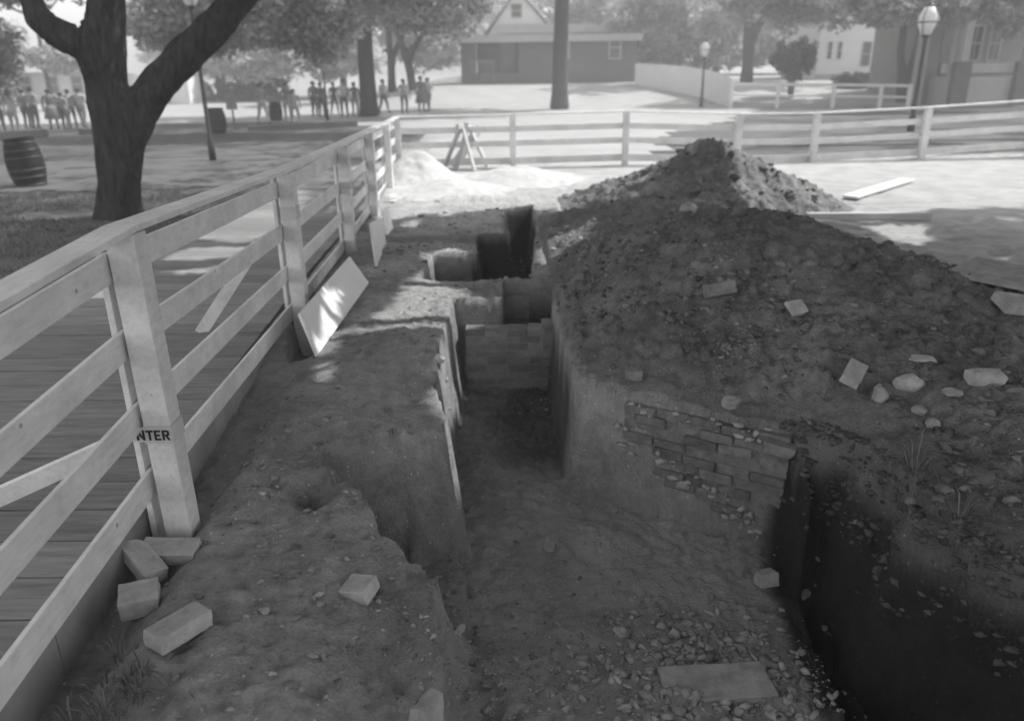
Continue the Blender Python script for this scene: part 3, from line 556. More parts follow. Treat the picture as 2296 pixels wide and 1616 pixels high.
# ================================================================ LEANING BOARDS ALONG THE FENCE
def slab(pts, th, name, m, **k):               # quad with thickness
    p = [Vector(q) for q in pts]; n = (p[1]-p[0]).cross(p[2]-p[0]).normalized()*th; mb = MB(); mb.hexa([q-n for q in p]+p); return mb.build(name, m, None, bevel=.003, **k)
lo1 = on(713, 802)+Vector((0, 0, .02)); lo2 = on(828, 640)+Vector((0, 0, .03)); 
hi1 = UY(672, 700, lo1.y+.22); hi2 = UY(784, 574, lo2.y+.25)
slab([lo1, lo2, hi2, hi1], .03, 'leaning_board', 'board', label='wide white board leaning against the fence foot, its near end sunlit', cat='board', group='boards leaning on the fence foot')
la = on(846, 598); lb_ = on(862, 552)
slab([la, on(866, 545), UY(858, 487, 10.9), UY(832, 500, 9.6)], .03, 'leaning_board', 'board', label='second shorter white board leaning beyond the long one', cat='board', group='boards leaning on the fence foot')
slab([on(868, 538), on(882, 512), UY(872, 462, 12.6), UY(858, 468, 11.6)], .03, 'leaning_board', 'board', label='farthest little white board leaning on the fence foot', cat='board', group='boards leaning on the fence foot')
p = on(1905, 448); q = on(2035, 408); MB().beam(p+Vector((0, 0, .05)), q+Vector((0, 0, .05)), .28, .04).build('sunlit_plank', 'board', None, bevel=.004, label='pale plank lying in full sun on the ground right of the far mound', cat='plank')
p = on(1850, 491); q = on(2085, 491); MB().beam(p+Vector((-.3, 0, .04)), q+Vector((0, 0, .04)), .12, .11).build('timber_edging', 'timberpale', None, bevel=.006, label='long squared timber lying on the ground behind the near mound', cat='timber')
p = on(2225, 635); mb = MB(); mb.box(-.75, .75, -.35, .35, 0, .03); o = mb.build('plywood_sheet', 'stone', None, bevel=.003, label='grey sheet of plywood lying at the right edge beyond the near mound', cat='plywood'); o.location = p+Vector((.35, -.35, .05)); o.rotation_euler = (0, radians(2), radians(-48))
p = on(2260, 640); 
# sawhorse and bright lime sand by the far corner
g = on(1045, 378); sh = empty('sawhorse', g, radians(68), label='pale A-shaped wooden sawhorse standing in the sunlit sand by the fence corner', cat='sawhorse')
for sx in (-.32, .32):
    for sy in (-1, 1): MB().beam((sx*1.3, sy*.42, 0), (sx*.55, 0.02*sy, 1.02), .15, .05, up=(0, 1, 0)).build('leg', 'timberpale', sh, bevel=.004)
MB().beam((-.42, 0, 1.02), (.42, 0, 1.02), .09, .12).build('top_beam', 'timberpale', sh, bevel=.004)
MB().beam((-.5, .1, .1), (.5, -.15, .9), .3, .03, up=(0, 1, 0)).build('brace_board', 'timberpale', sh)
def pile(px, py, r, h, m, lab, sd):
    p = on(px, py); n = 60; a = np.linspace(-1.3, 1.3, n); 
    V, F = grid(a, a, lambda x, y: np.maximum(h*np.exp(-(x*x+y*y)*1.9)*(1+.25*fbm(x, y, 2.2, 3, sd))+.03*fbm(x, y, 9, 3, sd+4)-h*.08, -.12))
    V[:, :2] *= r; o = link('sand_pile', npmesh('sand_pile', V, F, True), m, None, label=lab, cat='sand pile', group='piles of pale sand'); o.location = p; return o
pile(935, 405, 1.0, .62, 'lime', 'rounded pile of white sand in the sun by the fence corner', 51)
pile(1160, 402, 1.3, .30, 'lime', 'low pile of white sand spread beneath the far fence', 57)
pile(1010, 425, 1.1, .22, 'lime', 'lowest white sand heap nearest the trench end', 53)
# ================================================================ BARRELS, LAMPS, KERB TIMBERS
def barrel(loc, s, lab, lean=(0, 0), base=None):
    b_ = empty('barrel', loc, 0, label=lab, cat='barrel', group='wooden litter barrels')
    h = .92; pr = [(.27+.075*sin(pi*t), t*h) for t in np.linspace(0, 1, 12)]
    MB().lathe(pr, 28).build('staves', 'stave', b_, smooth=False)
    for z in (.04, .20, .34, .58, .72, .86):
        r = .27+.075*sin(pi*z/h); MB().lathe([(r+.004, z-.02), (r+.009, z-.018), (r+.009, z+.018), (r+.004, z+.02)], 28).build('hoop', 'hoop', b_, smooth=True)
    MB().lathe([(.275, h), (.283, h), (.283, h+.03), (.25, h+.03), (.245, h-.03)], 28).build('rim', 'stave', b_)
    b_.rotation_euler = (lean[0], lean[1], 0.3); b_.scale = (s,)*3; return b_
b0 = barrel(on(72, 418), 1.08, 'dark wooden barrel nearest the camera, left of the big tree', (0, radians(-3.5)))
for (px, py, s, lb) in ((490, 301, .98, 'dark wooden barrel on the path right of the big tree'), (620, 272, .90, 'farthest wooden barrel, standing among the strolling visitors')):
    copytree(b0, on(px, py), .5, s, label=lb)
def lamp(px, py, topz, s, lab):
    g = on(px, py); L = empty('street_lamp', g, .4, label=lab, cat='street lamp', group='old style street lamps'); Hh = topz-g.z; hl = .82*s
    zp = Hh-hl; MB().lathe([(.10*s, 0), (.10*s, .5), (.065*s, .56), (.055*s, zp*.5), (.045*s, zp-.12), (.075*s, zp-.06), (.12*s, zp)], 14).build('pole', 'iron', L, smooth=True)
    n = 6; pr = [(.15*s, zp), (.27*s, zp+hl*.38), (.245*s, zp+hl*.60), (.12*s, zp+hl*.86)]
    ln = MB().lathe([(.14*s, zp+.01), (.262*s, zp+hl*.38), (.235*s, zp+hl*.60), (.11*s, zp+hl*.86)], 12).build('lantern', 'glass', L, smooth=True)
    fr = MB()
    for k in range(4): fr.tube([(r*cos(k*pi/2+.2), r*sin(k*pi/2+.2), z) for r, z in pr], .010*s, 5)
    fr.lathe([(.272*s, zp+hl*.37), (.280*s, zp+hl*.37), (.280*s, zp+hl*.40), (.272*s, zp+hl*.40)], 16); fr.build('lantern_frame', 'iron', ln)
    MB().lathe([(.13*s, zp+hl*.85), (.10*s, zp+hl*.90), (.03*s, zp+hl*.96), (.02*s, zp+hl)], 12).build('finial', 'iron', L, smooth=True); return L
lamp(2041, 297, 4.05, 1.25, 'big old style street lamp with pale lantern, at the right before the porch house')
lamp(1572, 241, UY(1575, 88, on(1572, 241).y).z, 1.1, 'small distant street lamp before the pale board fence')
lamp(735, 272, UY(722, 114, on(735, 272).y).z, .85, 'thin street lamp among the visitors left of the middle tree')
lamp(478, 362, 4.55, .95, 'slim street lamp just right of the big tree, its top behind the limb')
def longt(a, b, w_, h_, name, m, lab, cat): return MB().beam(a+Vector((0, 0, h_/2)), b+Vector((0, 0, h_/2)), w_, h_).build(name, m, None, bevel=.01, label=lab, cat=cat, group='timber kerbs by the path')
longt(on(558, 296), on(800, 284), .25, .24, 'timber_kerb', 'timber', 'long dark timber kerb along the path in front of the middle visitors', 'kerb timber')
longt(on(180, 303), on(330, 300), .25, .22, 'timber_kerb', 'timber', 'short timber kerb behind the big tree trunk', 'kerb timber')
longt(on(-60, 318), on(110, 309), .3, .3, 'timber_kerb', 'timber', 'timber kerb at the left edge in front of the standing group', 'kerb timber')
for px, py, lb in ((318, 238, 'first pale kerb stone from the big tree, beside its trunk'), (345, 236, 'second pale kerb stone from the big tree, largest'), (385, 228, 'third pale kerb stone, farthest from the big tree')):
    g = on(px, py); o = MB().box(-.5, .5, -.2, .2, -.05, .28).build('kerb_stone', 'brickpale', None, bevel=.05, jit=.015, label=lb, cat='stone', group='pale kerb stones'); o.location = g
# little signpost
g = on(527, 290); sp = empty('signpost', g, 0, label='small rectangular sign on a thin stake beside the path barrel', cat='sign')
MB().box(-.03, .03, -.03, .03, 0, 1.2).build('stake', 'timber', sp); MB().box(-.22, .22, -.055, -.03, .75, 1.35).build('sign_panel', 'gry', sp, bevel=.005)
# ================================================================ LIT AND SHADED AREAS: where the crowns let the sun through
def gp(pts, z=-.05): return [tuple(U(a_, b_, z))[:2] for a_, b_ in pts]
LIT = [gp([(850,475),(850,400),(905,360),(1100,340),(1420,330),(1420,378),(1350,400),(1260,420),(1180,436),(1020,442),(960,462),(900,485)]),
 gp([(1880,462),(1760,395),(1780,372),(2400,345),(2400,440),(2200,425),(2090,445),(2060,485),(1900,485)]),
 gp([(1920,497),(2085,492),(2110,540),(2060,562),(2000,540)]), gp([(2185,603),(2250,570),(2285,575),(2240,612)]),
 gp([(1640,330),(1900,330),(1950,462),(1840,462),(1720,440),(1600,400)]), 
 gp([(420,548),(520,460),(600,425),(700,420),(690,480),(640,530),(540,560)]), gp([(335,600),(420,566),(580,566),(540,592),(420,608)]), gp([(345,635),(480,612),(540,618),(400,645)]), gp([(110,705),(240,640),(275,665),(240,695)]), gp([(500,800),(560,780),(560,795),(520,808)]), gp([(400,575),(470,560),(470,566),(410,582)]),
 gp([(925,575),(1050,555),(1068,575),(1085,640),(1065,640),(1050,590),(940,592)]), gp([(905,640),(1000,640),(1080,665),(1165,672),(1165,680),(1060,690),(1120,712),(1110,728),(1010,722),(1000,700),(880,690)]),
 gp([(740,760),(860,700),(900,640),(960,600),(1000,640),(1020,700),(990,745),(900,760),(800,770)]), gp([(1195,560),(1290,540),(1330,520),(1300,590),(1230,610),(1195,590)]),
 gp([(655,690),(745,640),(765,800),(700,840)], .15), gp([(900,490),(960,480),(960,500),(905,505)])]
LIT.append([(2.9,13.0),(3.6,11.6),(6,11.8),(7.5,13.4),(6,16.5),(3.4,16.8)])
LIT.append([(-.46,4.53),(-.60,5.5),(-.66,7.4),(.12,7.4),(.12,6.6),(-.0,6.0),(.14,5.5),(.12,4.9),(.12,4.79)])
LIT.append([(-.62,4.9),(-.62,7.3),(-.05,7.4),(.02,6.6),(-.28,6.0),(-.05,5.4),(-.25,4.95)])
LIT.append([(-.20,4.60),(-.20,5.0),(.08,5.0),(.08,4.62)])
LIT.append([(2.6,21),(40,17),(40,15.2),(9,16.8),(2.2,18)]); 
BIG = [[(-9,35.5),(-3,28),(-2.2,20.6),(2.2,19.5),(6,22),(30,60),(30,64),(-12,64),(-12,44)], [(-60,44),(-9,38),(-9,42),(-60,52)]]
def lit_mask(x, y):
    m = np.zeros(x.shape, bool)
    for P in LIT+BIG: m |= inpoly(x, y, P)
    return m
SH = np.array([S.x/S.z, S.y/S.z])
def leaves(C, n_per, rad, size, flat=.6, reject=None, rng=RNG):
    """leaf quads in clumps round centres C"""
    C = np.asarray(C); n = len(C)*n_per; c = np.repeat(C, n_per, 0)
    d = rng.normal(0, 1, (n, 3)); d /= np.linalg.norm(d, axis=1)[:, None]; r = rng.uniform(0, 1, (n, 1))**.5*rad; d = d*r; d[:, 2] *= flat; c = c+d
    if reject is not None:
        gx = c[:, 0]-(c[:, 2])*SH[0]; gy = c[:, 1]-(c[:, 2])*SH[1]; k = ~reject(gx, gy); c = c[k]; n = len(c)
    u = rng.normal(0, 1, (n, 3)); u[:, 2] *= .6; u /= np.linalg.norm(u, axis=1)[:, None]; w_ = rng.normal(0, 1, (n, 3)); w_ = np.cross(u, w_); w_ /= np.linalg.norm(w_, axis=1)[:, None]
    s = size*rng.uniform(.6, 1.3, (n, 1)); a = u*s; b = w_*s*.42
    V = np.stack([c-a, c+b, c+a, c-b], 1).reshape(-1, 3); F = np.arange(4*n).reshape(-1, 4); return V, F
# --- trunks as smooth forked limbs
def limb_mesh(nodes, edges, rough=.03, sub=2, sd=1):
    V = [n[0] for n in nodes]; m = skinned(V, edges, [n[1] for n in nodes], sub)
    co = np.empty(len(m.vertices)*3, np.float32); m.vertices.foreach_get('co', co); co = co.reshape(-1, 3); no = np.empty(len(m.vertices)*3, np.float32); m.vertices.foreach_get('normal', no); no = no.reshape(-1, 3)
    ang = np.arctan2(no[:, 1], no[:, 0]); co += no*(rough*fbm(ang*3+co[:, 0], co[:, 2]*.7+co[:, 1], 1.3, 4, sd))[:, None]
    m.vertices.foreach_set('co', co.ravel()); m.update(); return m
def seg(nodes, edges, a, pts):
    prev = a
    for p, r in pts: nodes.append((Vector(p), r)); edges.append((prev, len(nodes)-1)); prev = len(nodes)-1
    return prev
def Yp(px, py, Y, w_px): v = UY(px, py, Y); return (v, w_px/2/1740*math.hypot(Y, 2)*.88)
# the big tree on the left
g = on(266, 486); Y0 = g.y
tr = empty('shade_tree', (0, 0, 0), label='big dark forked shade tree with thick bare limbs at the left', cat='tree', group='shade trees on the green')
N = [(g-Vector((0, 0, .3)), .60)]; Ee = []
t1 = seg(N, Ee, 0, [Yp(267, 480, Y0, 112), Yp(268, 420, Y0, 102), Yp(268, 345, Y0, 108), Yp(272, 290, Y0, 116), ])
cl = seg(N, Ee, t1, [Yp(240, 215, Y0, 88), Yp(230, 120, Y0, 84), Yp(233, 40, Y0, 80), Yp(236, -60, Y0, 80), Yp(245, -240, Y0, 60), Yp(230, -420, Y0, 40)])
lf = seg(N, Ee, t1+2, [Yp(180, 100, Y0-.2, 66), Yp(130, 76, Y0-.3, 62), Yp(85, 45, Y0-.4, 56), Yp(66, -10, Y0-.4, 38), Yp(40, -120, Y0-.5, 34), Yp(-60, -260, Y0-.8, 26)])
rt = seg(N, Ee, t1, [Yp(324, 235, Y0, 72), Yp(374, 165, Y0+.1, 76), Yp(440, 100, Y0+.2, 78), Yp(500, 35, Y0+.3, 72), Yp(560, -30, Y0+.5, 58), Yp(680, -160, Y0+1, 44), Yp(800, -300, Y0+1.5, 30)])
seg(N, Ee, rt-2, [Yp(600, -170, Y0+1, 30), Yp(620, -300, Y0+1, 22)])
link('trunk', limb_mesh(N, Ee, .10, 3), 'bark', tr)
# crowns: clumps above everything the picture can see, shaped so that the sun reaches the places it reaches in the photo
TREES = [('big', tr, (-5, 15)),]
def visible_xyz(C):
    R = np.array(RM).T; v = (C-np.array([0, 0, EYE]))@R.T; px = 1148+1740*v[:, 0]/np.maximum(-v[:, 2], .01); py = 808-1740*v[:, 1]/np.maximum(-v[:, 2], .01)
    return (v[:, 2] < -.3) & (px > -60) & (px < 2360) & (py > -40)
def canopy(n, xr, yr, hr, dens, keepf=None):
    gx = RNG.uniform(*xr, n); gy = RNG.uniform(*yr, n); h = RNG.uniform(*hr, n)
    k = RNG.uniform(0, 1, n) < dens(gx, gy); gx, gy, h = gx[k], gy[k], h[k]
    C = np.c_[gx+h*SH[0], gy+h*SH[1], h]; return C[~visible_xyz(C)]
fg = canopy(8200, (-7, 9), (-5, 13.0), (5.5, 10.5), lambda x, y: np.clip(1.0-.75*sst(5, 8, x)*sst(7, 9, y), 0, 1))
mg = canopy(2600, (-32, -3), (9, 36), (6.5, 12), lambda x, y: np.clip(.42+1.6*fbm(x*.35, y, .55, 3, 91), .05, 1))
rg = canopy(1500, (5, 40), (19, 46), (7, 12), lambda x, y: np.clip(.45+1.4*fbm(x*.4, y, .5, 3, 92), .0, 1)*.9)
rj = lambda x, y: lit_mask(x, y)
CT = {'big': [], 'r1': [], 'r2': [], 'r3': [], 'bk': []}
def assign(C, names, cs):
    cs = np.array(cs); d = ((C[:, None, :2]-cs[None])**2).sum(2)+6*fbm(C[:, 0], C[:, 1], .4, 2, 3)[:, None]; i = d.argmin(1)
    return {nm: C[i == k] for k, nm in enumerate(names)}
A = assign(np.concatenate([fg, mg, rg]), ['big', 'r1', 'r2', 'm2', 'm3', 'r3', 'r4'], [(-5, 15), (11, 3.5), (7.8, 11.5), (-12, 27), (-20, 38), (17, 27), (30, 35)])
def offtree(nm, x, y, r, lab, lm='leafs'):
    t = empty('shade_tree', (x, y, 0), label=lab, cat='tree', group='shade trees on the green'); z0 = float(ground0(np.array([x]), np.array([y]))[0])
    N = [(Vector((0, 0, z0-.3)), r*1.35)]; E_ = []; a_ = seg(N, E_, 0, [((0, 0, z0+.6), r), ((.1, .05, z0+2.8), r*.9), ((0, .1, z0+4.3), r*.85)])
    C = A[nm]; c = C.mean(0) if len(C) else np.array([x, y, 8])
    for k in range(6):
        q = C[RNG.integers(len(C))]; q = np.array([q[0]-x, q[1]-y, min(q[2], 8.5)]); f_ = np.array([0, .1, z0+4.3]); m_ = f_*.5+q*.5; m_[2] += .6
        seg(N, E_, a_, [(tuple(f_*.7+q*.3+np.array([0, 0, .5])), r*.5), (tuple(m_), r*.35), (tuple(q), r*.14)])
    link('trunk', limb_mesh(N, E_, .05, 1), 'bark', t)
    V, F = leaves(C-np.array([x, y, 0]), 22, .62, .17, .7, lambda gx, gy: rj(gx+x, gy+y) if False else rj(gx+x, gy+y)); link('crown', npmesh('crown', V, F), lm, t); return t
offtree('r1', 11, 3.5, .45, 'shade tree just outside the picture on the right whose crown shades the dig')
offtree('r2', 12.2, 10.5, .4, 'shade tree outside the picture beyond the right mound')
for nm, x, y in (('m2', -24, 22), ('r3', 21, 26)): offtree(nm, x, y, .4, 'shade tree standing %s the picture, only its shade seen' % ('left of' if x < 0 else 'right of'))
V, F = leaves(np.concatenate([A['big'], A['m3'], A['r4']]), 22, .62, .17, .7, rj); link('crown', npmesh('crown', V, F), 'leafs', tr)
# --- background trees that show
def bgtree(x, y, z0, r, top, crown, lab, lm, trunkpts=None, nleaf=90, size=.22, flat=.7, crad=.9, fork=None, bark='barkfar'):
    t = empty('shade_tree', (x, y, z0), label=lab, cat='tree', group='shade trees on the green')
    N = [(Vector((0, 0, -.3)), r*1.5)]; E_ = []
    if trunkpts is None: trunkpts = [((0, 0, .5), r*1.05), ((0, 0, top*.25), r*.9), ((.1, 0, top*.5), r*.8), ((0, .1, top*.75), r*.5), ((.1, 0, top), r*.2)]
    a_ = seg(N, E_, 0, trunkpts)
    if fork:
        for st, pts in fork: seg(N, E_, st, pts)
    else:
        for k in range(5): an = k*1.26+x; q = .45*top; seg(N, E_, min(3, len(N)-2), [((cos(an)*1.2, sin(an)*1.2, q+1), r*.35), ((cos(an)*3, sin(an)*3, q+2.6), r*.15)])
    link('trunk', limb_mesh(N, E_, .05, 1), bark, t)
    cs = []
    for (cx, cy, cz, rx, ry, rz_, n) in crown:
        d = RNG.normal(0, 1, (n, 3)); d /= np.linalg.norm(d, axis=1)[:, None]; d *= RNG.uniform(.35, 1, (n, 1))**.6; cs.append(np.c_[cx+d[:, 0]*rx, cy+d[:, 1]*ry, cz+d[:, 2]*rz_])
    C = np.concatenate(cs); V, F = leaves(C, nleaf, crad, size, flat); link('crown', npmesh('crown', V, F), lm, t); return t
g = on(829, 262)                                # middle-left trunk with the hanging dark crown
bgtree(g.x, g.y, g.z, .46, 12, [(2, 0, 7.0, 5.0, 3.5, 3.0, 70), (3.6, -1, 4.9, 2.3, 2, 1.2, 22), (-3, 1, 7.5, 4.5, 3.5, 2.3, 40), (-1, -3, 6.6, 4, 2, 1.6, 26)], 'straight tree beside the strolling visitors, dark leaves hanging low', 'leafm', nleaf=120, size=.2)
g = on(1255, 246)
bgtree(g.x, g.y, g.z, .48, 13, [(0, 0, 10, 6, 4.5, 2.8, 90)], 'straight bare trunk standing in the sunlit plaza before the dark house', 'leafm')
for (px, py, r, lb, ln) in ((880, 207, .30, 'slim trunk behind the middle visitors, left of the leaning pair', .0), (925, 203, .30, 'leaning slim trunk behind the visitors with low leaves', -.9)):
    g = on(px, py); bgtree(g.x, g.y, g.z, r, 10, [(1.5, 0, 5.6, 2.6, 2, 1.6, 34), (0, 0, 8, 4, 3, 2, 40)], lb, 'leafm', trunkpts=[((0, 0, .5), r), ((ln*.3, 0, 2), r*.85), ((ln, 0, 4), r*.7), ((ln*1.6, 0, 6.5), r*.4)], fork=[(2, [((.9, 0, 3.6), r*.5), ((1.8, 0, 5.4), r*.3)])])
g = on(1677, 143); y_ = 58; v = UY(1677, 148, y_); z_ = float(ground0(np.array([v.x]), np.array([58.]))[0])
bgtree(v.x, y_, z_, .42, 11, [(-4, 0, 8.2, 4, 3, 2.0, 40), (5, 0, 7.4, 4, 3, 2.6, 50), (3.5, 1, 4.2, 1.6, 1.5, 1.0, 14), (-2.6, 1, 4.0, 1.4, 1.5, 1.2, 12)], 'forked tree beyond the pale board fence with sky showing beside it', 'leafm', trunkpts=[((0, 0, .6), .45), ((-.1, 0, 3.0), .42), ((-.4, 0, 5.2), .3), ((-.8, 0, 8), .2)], fork=[(2, [((.9, 0, 4.3), .22), ((1.3, 0, 5.6), .2), ((1.6, 0, 8), .12)])])
v = UY(2030, 190, 47); z_ = float(ground0(np.array([v.x]), np.array([47.]))[0])
bgtree(v.x, 47, z_, .38, 11, [(-4, 0, 5.6, 5.0, 3, 1.5, 85), (3.6, 0, 5.6, 3.6, 3, 1.2, 50), (-8, 1, 5.9, 3, 3, 1.4, 36), (0, 1, 7.5, 5, 3, 2, 50)], 'forked twin trunk tree behind the big street lamp, leaves over both houses', 'leafm', trunkpts=[((0, 0, .3), .42), ((0, 0, .9), .38), ((-.55, 0, 2.6), .22), ((-.6, 0, 5), .2), ((-.5, 0, 8), .12)], fork=[(2, [((.35, 0, 2.6), .26), ((.55, 0, 5), .22), ((.9, 0, 8), .12)])])
# row of far pale trees
rr = random.Random(12); k = 0
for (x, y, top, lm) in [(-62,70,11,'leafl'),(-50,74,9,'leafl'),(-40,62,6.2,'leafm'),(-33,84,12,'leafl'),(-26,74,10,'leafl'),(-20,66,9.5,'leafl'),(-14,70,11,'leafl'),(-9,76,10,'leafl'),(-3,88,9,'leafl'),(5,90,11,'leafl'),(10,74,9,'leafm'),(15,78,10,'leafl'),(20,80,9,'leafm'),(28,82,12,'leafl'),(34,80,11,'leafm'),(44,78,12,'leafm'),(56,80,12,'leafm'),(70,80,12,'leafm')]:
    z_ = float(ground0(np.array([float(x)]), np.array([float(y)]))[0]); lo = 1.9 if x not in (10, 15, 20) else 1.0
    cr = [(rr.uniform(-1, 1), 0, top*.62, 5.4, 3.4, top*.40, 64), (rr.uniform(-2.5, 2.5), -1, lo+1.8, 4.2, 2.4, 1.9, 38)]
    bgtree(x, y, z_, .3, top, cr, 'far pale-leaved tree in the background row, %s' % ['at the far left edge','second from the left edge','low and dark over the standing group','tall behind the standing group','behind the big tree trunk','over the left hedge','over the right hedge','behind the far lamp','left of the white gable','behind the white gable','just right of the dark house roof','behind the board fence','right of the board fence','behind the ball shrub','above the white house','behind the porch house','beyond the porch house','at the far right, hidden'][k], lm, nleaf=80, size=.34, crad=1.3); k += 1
def pixtree(x, y, lab, blobs, lm, leaf=.2, nl=90, crad=.8, r=.4):
    z_ = float(ground0(np.array([float(x)]), np.array([float(y)]))[0]); cr = []
    for (px, py, rx, rz_, n) in blobs: v = UY(px, py, y); k = math.hypot(y, 2)/1740; cr.append((v.x-x, 0, v.z-z_, rx*k, rx*k*.6, rz_*k, n))
    return bgtree(x, y, z_, r, 11, cr, lab, lm, nleaf=nl, size=leaf, crad=crad)
v = UY(600, -20, 32); pixtree(-14.5, 30, 'leafy tree whose dark lower branches hang above the path right of the big tree', [(620, -10, 170, 95, 110), (700, 60, 90, 70, 36), (420, 20, 150, 90, 70), (960, -20, 130, 60, 40)], 'leafm', .15, 110, .7, .22)
pixtree(-24.5, 31, 'tree at the left edge with a few dark leaves hanging into the sky', [(-10, 120, 40, 90, 24), (60, -30, 110, 30, 20)], 'leafd', .14, 60, .6, .25)
pixtree(-29, 52, 'low rounded bushy tree above the white building at the left', [(125, 135, 62, 26, 34)], 'leafm', .2, 70, .6, .15)
pixtree(13.5, 66, 'thicket of thin grey-leaved trees right of the dark house', [(1480, 60, 110, 80, 90), (1600, 90, 70, 60, 40), (1560, 0, 140, 40, 40)], 'leafm', .26, 80, 1.0, .15)
pixtree(30, 40, 'big tree at the right edge with leaves spread over the porch house', [(2200, -10, 130, 45, 80), (2275, 50, 30, 20, 10), (2000, 0, 120, 45, 60)], 'leafm', .18, 100, .7, .3)
# hedges, ball shrub, low shrub
def shrub(px, py, sx, sy, sz, n, lab, name='hedge', cat='hedge', zc=None, trunk=None, lm='hedge', Y=None, grp=None, size=.13):
    g = on(px, py) if Y is None else UY(px, py, Y)
    if Y is not None: g.z = float(ground0(np.array([g.x]), np.array([float(Y)]))[0])
    t = empty(name, g, 0, label=lab, cat=cat, group=grp); zc = sz if zc is None else zc
    d = RNG.uniform(-1, 1, (n, 3)) if name == 'hedge' else (lambda q: q/np.linalg.norm(q, axis=1)[:, None]*RNG.uniform(.5, 1, (n, 1)))(RNG.normal(0, 1, (n, 3)))
    V, F = leaves(np.c_[d[:, 0]*sx, d[:, 1]*sy, zc+d[:, 2]*sz], 60, .32, size, .9); V[:, 2] = np.maximum(V[:, 2], .02); link('crown', npmesh('crown', V, F), lm, t)
    mb = MB()
    for k in range(trunk or 4): an = k*1.3; mb.tube([(.1*cos(an), .1*sin(an), -.1), (.2*cos(an), .15*sin(an), zc*.5), (sx*.5*cos(an), sy*.5*sin(an), zc)], [.05, .045, .02], 6)
    mb.build('stems', 'barkfar', t); return t
shrub(478, 215, 2.4, .8, .75, 60, 'dark clipped hedge at the left behind the path sign', Y=66)
shrub(536, 212, 1.6, .8, .95, 50, 'darkest tallest block of hedge between the other two', Y=65)
shrub(600, 212, 1.7, .8, .8, 45, 'dark hedge block behind the middle strollers', Y=66)
shrub(1775, 187, 1.4, 1.2, 1.1, 90, 'ball-topped dark shrub on bare stems behind the rail fence', 'ball_shrub', 'shrub', zc=2.2, trunk=6, Y=50)
shrub(1918, 190, 1.5, .8, .45, 45, 'low spreading shrub in front of the white house', 'low_shrub', 'shrub', Y=54)
shrub(-8, 60, 1, 1, 1.4, 30, 'x', 'shrub', 'shrub') if False else None
# ================================================================ BUILDINGS
def bpart(par, name, m, x0, x1, y0, y1, z0, z1, bev=0, parent=None): return MB().box(x0, x1, y0, y1, z0, z1).build(name, m, parent or par, bevel=bev)
def siding(par, x0, x1, y, z0, z1, m, st=.2, name='wall'):
    mb = MB(); z = z0
    while z < z1: t = min(z+st, z1); mb.hexa([(x0, y-.03, z), (x1, y-.03, z), (x1, y+.2, z), (x0, y+.2, z), (x0, y-.005, t-.004), (x1, y-.005, t-.004), (x1, y+.2, t-.004), (x0, y+.2, t-.004)]); z = t
    return mb.build(name, m, par)
def window(par, x0, x1, y, z0, z1, bars=1, f=.1):
    mb = MB(); mb.box(x0-f, x0, y-.09, y-.035, z0-f, z1+f); mb.box(x1, x1+f, y-.09, y-.035, z0-f, z1+f); mb.box(x0, x1, y-.09, y-.035, z1, z1+f); mb.box(x0, x1, y-.09, y-.035, z0-f, z0)
    zc = (z0+z1)/2; mb.box(x0, x1, y-.085, y-.036, zc-.035, zc+.035)
    for k in range(bars-1): xc = x0+(x1-x0)*(k+1)/bars; mb.box(xc-.02, xc+.02, y-.084, y-.037, z0, zc-.035); mb.box(xc-.02, xc+.02, y-.084, y-.037, zc+.035, z1)
    w_ = mb.build('window', 'trim', par); MB().box(x0, x1, y-.05, y-.036, z0, z1).build('pane', 'pane', w_); return w_
Y = 60; bl = UY(1035, 192, Y); br = UY(1425, 186, Y); el = UY(1038, 96, Y).z; gz = float(ground0(np.array([0.]), np.array([60.]))[0]); top = UY(1300, 92, Y).z
h = empty('house', (0, 0, 0), label='long dark flat-roofed house with recessed porch at the back of the plaza', cat='house', group='houses round the green')
xl, xr = bl.x, br.x; xm = UY(1165, 100, Y).x
siding(h, xm, xr, Y, gz-.6, top, 'wallb'); siding(h, xl+1.1, xm, Y+1.6, gz-.6, top, 'wallb', name='porch_wall')
siding(h, xl, xl+1.1, Y+.3, gz-.6, top, 'wallb', name='side_wall')
bpart(h, 'side_wall', 'wallb', xr-.2, xr-.01, Y+.2, Y+9, gz-.6, top-.02); bpart(h, 'side_wall', 'wallb', xl, xl+.2, Y+.55, Y+9, gz-.6, top-.02); bpart(h, 'porch_floor', 'wallb', xl+1.1, xm-.01, Y+.1, Y+1.55, gz-.6, gz+.75)
bpart(h, 'fascia', 'trim', xl-.5, xr+.3, Y-.5, Y-.3, top-.05, top+.42); bpart(h, 'roof', 'roof', xl-.5, xr+.3, Y-.29, Y+9.2, top+.1, top+.44); 
bpart(h, 'soffit', 'trim', xl-.5, xr+.3, Y-.29, Y+1.0, top-.04, top+.09)
w1, w2 = UY(1367, 130, Y), UY(1391, 82, Y); window(h, w1.x, w2.x, Y, w1.z, UY(1391, 84, Y).z)
dx0 = UY(1122, 155, Y+1.5).x; dx1 = UY(1155, 155, Y+1.5).x; dr = bpart(h, 'door', 'grey', dx0, dx1, Y+1.5, Y+1.56, gz+.76, gz+3.1); MB().box(dx1-.15, dx1-.08, Y+1.44, Y+1.5, gz+1.8, gz+1.9).build('handle', 'trim', dr)
x_ = UY(1275, 110, Y).x; bpart(h, 'downpipe', 'trim', x_-.07, x_+.07, Y-.14, Y-.04, gz+1.6, top-.06)
mb = MB(); xs = UY(1052, 150, Y).x; xe = UY(1108, 150, Y).x
mb.box(xs, xe, Y+.0, Y+.06, gz+1.5, gz+1.6); mb.box(xe-.08, xe, Y-.01, Y+.07, gz-.3, gz+1.62)
